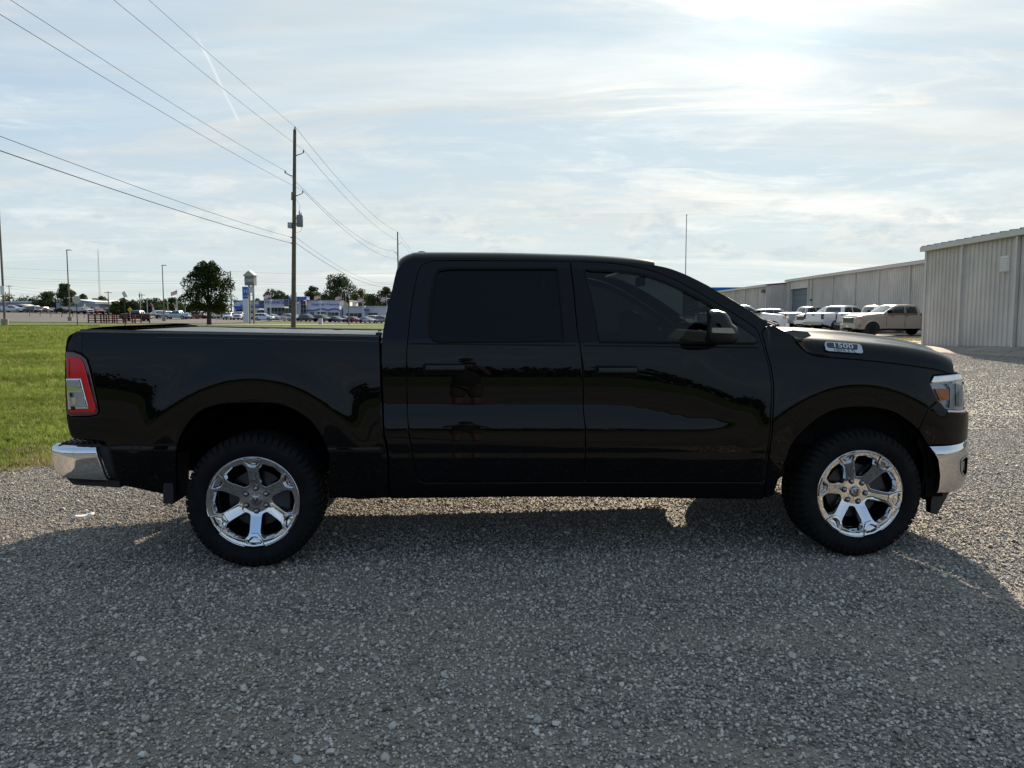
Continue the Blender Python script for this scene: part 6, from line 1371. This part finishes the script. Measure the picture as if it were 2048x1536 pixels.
def feather(u, Y, lab):
    p = gpt(u, Y); t = empty('feather_flag', p, 0, lab, 'flag', 'feather flags on the lot'); MB().tube([(0, 0, 0), (0, 0, 2.2), (-.3, 0, 3.2), (-.9, 0, 3.7)], .03, 5).build('pole', wl, t)
    for i, c in enumerate(('flag_red', 'flag_white', 'flag_blue')):
        z = 3.5 - i * .95; MB().add([(-.85 + i * .35, .02, z + .1), (-.2 + i * .1, .02, z - .2), (0.05, .02, z - 1.1), (-.5 + i * .2, .02, z - .85)], [(0, 1, 2, 3)]).build('cloth', mat(c), t, fix=False)
mat('flag_blue', (.02, .03, .13), .8)
feather(309, 172, 'red white and blue feather flag behind the dark pickup'); feather(354.5, 176, 'red white and blue feather flag left of the lone tree')
# stop sign seen from behind
p = gpt(154.5, 74); t = empty('stop_sign', p, R(58), 'octagonal road sign seen from behind on a thin post', 'sign'); h = at(152, 600, 74).z - p.z
MB().box(-.03, .03, -.03, .03, -.3, h + .35).build('post', mat('post_dark', (.05, .05, .05), .6), t); MB().prism([(.42 * math.cos(R(22.5 + 45 * k)), h + .42 * math.sin(R(22.5 + 45 * k))) for k in range(8)], -.05, -.035).build('sign_plate', mat('sign_back', (.40, .41, .40), .5, .3), t)
p = gpt(250, 77); t = empty('banner_lamp', p, 0, 'black lamp post carrying a small white banner', 'lamp post'); h = at(249, 583, 77).z - p.z
MB().tube([(0, 0, -.2), (0, 0, h)], .055, 8).build('post', mat('post_black', (.012, .012, .012), .5), t); MB().add([(-.18, -.1, h - .12), (.12, -.1, h + .05), (.42, -.1, h - .55), (.02, -.1, h - .60)], [(0, 1, 2, 3)]).build('banner', mat('banner_cream', (.58, .55, .50), .7), t, fix=False); MB().box(-.2, -.02, -.06, .06, h - .85, h - .65).build('lamp_head', mat('post_black', (.012, .012, .012), .5), t)
def diamond(u, v, Y, lab):
    p = gpt(u, Y); h = at(u, v, Y).z - p.z; t = empty('warning_sign', p, 0, lab, 'sign', 'yellow diamond signs'); MB().box(-.04, .04, -.02, .04, 0, h).build('post', steelg, t); MB().prism([(-.38, h), (0, h - .42), (.38, h), (0, h + .42)], -.05, -.025).build('sign_plate', mat('sign_yellow', (.62, .38, .01), .5), t)
diamond(260.5, 619.5, 122, 'yellow diamond warning sign by the dark pickup'); diamond(433, 624, 150, 'yellow diamond sign right of the lone tree')
# traffic signal
p = gpt(697.5, 120); t = empty('traffic_signal', p, 0, 'green-grey traffic signal pole with dark signal heads', 'traffic light'); h = at(697, 570, 120).z - p.z
MB().tube([(0, 0, 0), (0, 0, h)], .10, 10, r2=.07).build('post', mat('signal_green', (.08, .12, .12), .5), t)
for x, v in ((-.55, 595), (-.15, 597.5), (.02, 600)):
    z = at(697, v, 120).z - p.z; hd_ = MB().box(x - .17, x + .17, -.35, -.10, z - .55, z + .45).build('signal_head', mat('signal_black', (.02, .018, .01), .5), t, bevel=.02)
    for k in range(3): MB().lathe([(0, -.37), (.10, -.37), (.12, -.45), (.12, -.34)], (x, 0, z + .28 - .32 * k), 'y', 10).build('signal_visor', mat('signal_black', (.02, .018, .01), .5), hd_)
p = gpt(641, 112); t = empty('utility_cabinet', p, 0, 'pale utility cabinet at the edge of the far lawn', 'cabinet'); MB().box(-.28, .28, -.2, .2, 0, .95).build('body', mat('cabinet_cream', (.42, .42, .40), .6), t, bevel=.03); MB().box(-.30, .30, -.22, .22, .95, 1.0).build('lid', mat('cabinet_cream', (.42, .42, .40), .6), t)
# red pipe corral
redp = mat('corral_red', (.085, .012, .012), .8, 0, 0, .2); orng = mat('rail_orange', (.55, .20, .12), .6)
t = empty('cart_corral', (0, 0, 0), 0, 'dark red pipe fencing of a cart corral on the store lot', 'fence'); Yf = 112
for k, (u, dy) in enumerate(((177, 0), (190, 3), (191, -1), (202, 1), (208, 3), (213, 0), (218, 5), (225, -1), (229, 3), (234, 2), (247, 0), (252, 3), (265, 1), (270, 0), (282, 1), (299, 1))):
    q = gpt(u, Yf + dy); MB().box(q.x - .075, q.x + .075, q.y - .07, q.y + .07, q.z - .1, q.z + 1.30).build('post', redp, t)
for u0, u1, dy in ((177, 213, 0), (190, 229, 3), (202, 247, 1), (225, 270, -.5), (247, 299, 1)):
    a, b_ = gpt(u0, Yf + dy), gpt(u1, Yf + dy)
    for z in (.35, .72, 1.05, 1.28): MB().tube([a + Vector((0, 0, z)), b_ + Vector((0, 0, z))], .065, 6).build('rail', redp, t)
a, b_ = gpt(60, 170), gpt(192, 160); t = empty('guard_rail', (0, 0, 0), 0, 'long thin orange rail in front of the parked car row', 'rail'); MB().tube([a + Vector((0, 0, .72)), b_ + Vector((0, 0, .85))], .07, 6).build('rail', orng, t)
for s in np.linspace(0, 1, 7): q = a.lerp(b_, s); MB().box(q.x - .06, q.x + .06, q.y - .05, q.y + .05, q.z - .1, q.z + .8).build('post', mat('post_dark', (.05, .05, .05), .6), t)
t = empty('barricade', gpt(565.5, 172), 0, 'faded pink barrier in front of the dealership glass', 'barrier')
for z in (.35, .75, 1.15): MB().box(-.8, .8, -.05, .05, z, z + .25).build('board', mat('barrier_pink', (.55, .38, .36), .7), t)
for x in (-.65, .65): MB().box(x - .05, x + .05, -.04, .10, 0, 1.4).build('leg', mat('barrier_pink', (.55, .38, .36), .7), t)

# ------------------------------------------------------------------ cars on the far lots
CG = 'cars parked on the far lots'
def far_car(u, Y, kind, c, ang, lab): vehicle(kind, c, gpt(u, Y, .04), ang, lab, CG)
D1 = [(3, 222, 'suv', 'charcoal', -60, 'dark vehicle at the very left edge behind the tall mast'), (27, 214, 'pickup', 'white', 4, 'white pickup side-on under the cream canopy'), (54, 216, 'suv', 'navy', -95, 'dark blue vehicle facing front before the first bay door'), (70, 220, 'pickup', 'white', -92, 'white truck facing front between the bay doors'), (84, 206, 'suv', 'black', -90, 'black boxy vehicle facing front before the grey building'), (104, 216, 'car', 'silver', -60, 'silver car left of the angled row'),
      (127, 208, 'pickup', 'black', -28, 'black pickup heading the angled row at left'), (144, 210, 'suv', 'charcoal', -32, 'charcoal vehicle second in the angled row'), (157, 212, 'suv', 'black', -32, 'black vehicle third in the angled row behind the post'), (171, 214, 'pickup', 'white', -32, 'white truck in the angled row behind the road sign'), (183, 216, 'car', 'red', -32, 'dark red car in the angled row'), (194, 216, 'suv', 'red', -32, 'second dark red vehicle behind the corral'), (205, 218, 'car', 'white', -32, 'white car behind the red corral'), (219, 218, 'suv', 'charcoal', -32, 'charcoal vehicle behind the red corral'), (236, 220, 'car', 'white', -32, 'white car right of the charcoal one behind the corral'),
      (314, 180, 'suv', 'pearl', -120, 'white van-like vehicle right behind the dark pickup'), (328, 172, 'suv', 'green', -100, 'grey-green vehicle facing front by the light mast'), (354, 168, 'pickup', 'iceblue', 178, 'pale pickup side-on left of the lone tree'), (381, 182, 'car', 'red', -30, 'dark red car under the lone tree'), (395, 178, 'suv', 'red', -30, 'red vehicle beside the lone tree trunk'), (405, 186, 'suv', 'white', -35, 'white vehicle just left of the tree trunk'), (424, 186, 'car', 'silver', -35, 'silver car just right of the tree trunk'), (437, 190, 'suv', 'charcoal', -35, 'dark vehicle right of the tree trunk'),
      (457, 178, 'suv', 'white', -82, 'white vehicle facing front left of the far pole'), (480, 178, 'pickup', 'white', -84, 'white truck facing front left of the blue pylon'), (503, 186, 'car', 'charcoal', -60, 'dark car half hidden by the pole sign posts'), (528, 176, 'suv', 'white', -2, 'large white vehicle side-on right of the pole sign'), (549, 188, 'car', 'white', -20, 'white car behind the large white vehicle'), (583, 178, 'suv', 'silver', -28, 'silver vehicle behind the tall utility pole'), (598, 186, 'car', 'white', -30, 'white car just right of the tall utility pole'),
      (616, 176, 'suv', 'charcoal', -30, 'charcoal vehicle right of the tall utility pole'), (645, 176, 'suv', 'green', -32, 'grey-green vehicle behind the pale cabinet'), (674, 176, 'car', 'grey', -32, 'grey sedan left of the traffic signal'), (690, 188, 'car', 'navy', -32, 'dark blue car behind the traffic signal'), (708, 176, 'car', 'red', -30, 'dark red sedan right of the traffic signal'), (735, 175, 'car', 'silver', -30, 'silver sedan before the low dealership wing'), (751, 190, 'suv', 'white', -25, 'white vehicle behind the silver sedan'), (768, 178, 'suv', 'grey', -28, 'grey vehicle at the edge of the black cab')]
for d in D1: far_car(*d)
vehicle('pickup', 'charcoal', gpt(274, 141, .05), 180, 'dark grey pickup driving left past the red corral', CG, rim=rim_dk)
# scrap of paper on the gravel
pp = at(168, 1041, 5.31); V = []
for i in range(8):
    for j in range(3): s = i / 7; V.append((-.085 + .17 * s, -.03 + .03 * j + .02 * s, .020 + .006 * math.sin(7 * s + j) + .010 * (j == 2) * s))
o = mesh('paper_scrap', V, [(i * 3 + j, (i + 1) * 3 + j, (i + 1) * 3 + j + 1, i * 3 + j + 1) for i in range(7) for j in range(2)], mat('paper', (.72, .70, .66), .8), None, True); o.scale = (.75, .75, .75); o.location = (pp.x, pp.y, .01); o.rotation_euler = (R(12), 0, R(12)); o.modifiers.new('s', 'SOLIDIFY').thickness = .001
tag(o, 'crumpled scrap of white paper lying on the gravel behind the pickup', 'paper')

# ------------------------------------------------------------------ the photographer, standing just behind the camera (mirrored in the doors)
def photographer():
    px_, py_ = -.02, -.50
    t = empty('person', (px_, py_, 0), 0, 'person in dark shirt, shorts and cap holding up a phone, mirrored in the rear door', 'person')
    skin = mat('skin', (.20, .13, .10), .55, var=.08, vscale=10); shirt = mat('shirt_dark', (.022, .024, .030), .85, var=.2, vscale=14); shorts = mat('shorts', (.07, .065, .055), .85, var=.12, vscale=14); shoe = mat('shoe', (.05, .05, .05), .7)
    # one skeleton: pelvis root, spine, head, arms raised to the phone, legs
    J = {'pel': (0, 0, .93, .15, .115), 'wai': (0, .01, 1.08, .145, .10), 'che': (0, 0, 1.28, .165, .115), 'neb': (0, .0, 1.43, .075, .07), 'nec': (0, .015, 1.49, .055, .055), 'he1': (0, .03, 1.58, .075, .09), 'he2': (0, .025, 1.68, .07, .085)}
    E = [('pel', 'wai'), ('wai', 'che'), ('che', 'neb'), ('neb', 'nec'), ('nec', 'he1'), ('he1', 'he2')]
    for s, n in ((-1, 'l'), (1, 'r')):
        J.update({'sh' + n: (s * .17, 0, 1.38, .07, .07), 'el' + n: (s * .27, .10, 1.16, .048, .048), 'fo' + n: (s * .19, .25, 1.32, .042, .042), 'wr' + n: (s * .085, .365, 1.47, .030, .026), 'pa' + n: (s * .070, .395, 1.515, .036, .018),
                  'hi' + n: (s * .095, 0, .86, .10, .105), 'kn' + n: (s * .115, .015, .50, .062, .065), 'ca' + n: (s * .12, -.01, .36, .056, .062), 'an' + n: (s * .125, -.02, .09, .036, .042), 'to' + n: (s * .14, .13, .035, .042, .03)})
        E += [('che', 'sh' + n), ('sh' + n, 'el' + n), ('el' + n, 'fo' + n), ('fo' + n, 'wr' + n), ('wr' + n, 'pa' + n), ('pel', 'hi' + n), ('hi' + n, 'kn' + n), ('kn' + n, 'ca' + n), ('ca' + n, 'an' + n), ('an' + n, 'to' + n)]
    def skinned(name, J, E, m, root, parent, sub=2):
        ks = list(J); me = bpy.data.meshes.new(name); me.from_pydata([J[k][:3] for k in ks], [(ks.index(a), ks.index(b)) for a, b in E], []); o = ob(name, me, parent, m)
        o.modifiers.new('skin', 'SKIN').use_smooth_shade = True; o.modifiers.new('sub', 'SUBSURF').levels = sub; o.modifiers['sub'].render_levels = sub
        for i, k in enumerate(ks): v = me.skin_vertices[0].data[i]; v.radius = J[k][3:]; v.use_root = (k == root)
        return o
    skinned('body', J, E, skin, 'pel', t)
    sh = {k: (*v[:3], v[3] + .022, v[4] + .022) for k, v in J.items() if k in ('wai', 'che', 'shl', 'shr')}; sh['hem'] = (0, 0, .76, .225, .185); sh['wai'] = (0, .01, 1.06, .19, .145); sh['neb'] = (0, 0, 1.42, .10, .09)
    for s, n in ((-1, 'l'), (1, 'r')): sh['sl' + n] = (s * .245, .07, 1.22, .075, .075)
    skinned('shirt', sh, [('hem', 'wai'), ('wai', 'che'), ('che', 'neb'), ('che', 'shl'), ('che', 'shr'), ('shl', 'sll'), ('shr', 'slr')], shirt, 'hem', t)
    so = {'pel': (0, 0, .95, .175, .14)}; ee = []
    for s, n in ((-1, 'l'), (1, 'r')): so['h' + n] = (s * .10, 0, .82, .125, .125); so['k' + n] = (s * .12, .01, .50, .095, .10); ee += [('pel', 'h' + n), ('h' + n, 'k' + n)]
    skinned('shorts', so, ee, shorts, 'pel', t)
    for s in (-1, 1):
        MB().prism([(-.11, .0), (.19, .0), (.21, .03), (.16, .075), (.02, .10), (-.02, .14), (-.10, .14)], s * .125 - .048, s * .125 + .048, axis='x').build('shoe', shoe, t, bevel=.02)
        for k in range(4):
            a0 = Vector((s * (.045 + .002 * k), .395, 1.50 + .020 * k)); L_ = (.050, .058, .055, .044)[k]
            MB().tube([a0, a0 + Vector((-s * .008, .028, .004)), a0 + Vector((-s * .020, .030 + L_ * .2, .004)), a0 + Vector((-s * (.012 + L_ * .55), .034, .002))], [.0095, .009, .0085, .006], 8).build('finger', skin, t)
        a0 = Vector((s * .060, .370, 1.505)); MB().tube([a0, a0 + Vector((-s * .020, -.012, .018)), a0 + Vector((-s * .045, -.008, .030))], [.012, .0105, .007], 8).build('thumb', skin, t)
    # face: nose, ears, mouth, eyes; cap with brim
    MB().prism([(.105, 1.635), (.135, 1.595), (.105, 1.590)], -.014, .014, axis='x').build('nose', skin, t, bevel=.004)
    for s in (-1, 1):
        MB().lathe([(0, -.006), (.022, -.004), (.024, .004), (0, .008)], (s * .078, .03, 1.615), 'y', 10).build('ear', skin, t)
        MB().lathe([(0, .010), (.011, .004), (.012, -.004)], (s * .032, .108, 1.638), 'y', 10).build('eye', mat('eye', (.05, .03, .02), .2), t)
    MB().box(-.024, .024, .108, .115, 1.566, 1.573).build('mouth', mat('lips', (.30, .12, .10), .5), t)
    G = [[((.098 * math.cos(b)) * math.cos(a), .022 + .108 * math.cos(b) * math.sin(a), 1.665 + .10 * math.sin(b)) for b in np.linspace(0, R(88), 7)] for a in np.linspace(0, 2 * math.pi, 25)]
    cap = grid('cap', np.array(G), shirt, t); MB().prism([(-.075, .10), (-.06, .18), (0, .20), (.06, .18), (.075, .10)], 1.662, 1.670, axis='z').build('brim', shirt, cap)
    ph = MB().box(-.074, .074, -.004, .004, -.037, .037).build('phone', mat('phone_black', (.01, .01, .011), .15, 0, .5), None, bevel=.003); ph.location = (0, -.055, CAMH); tag(ph, 'black phone held up in both hands at eye height', 'phone')
photographer()
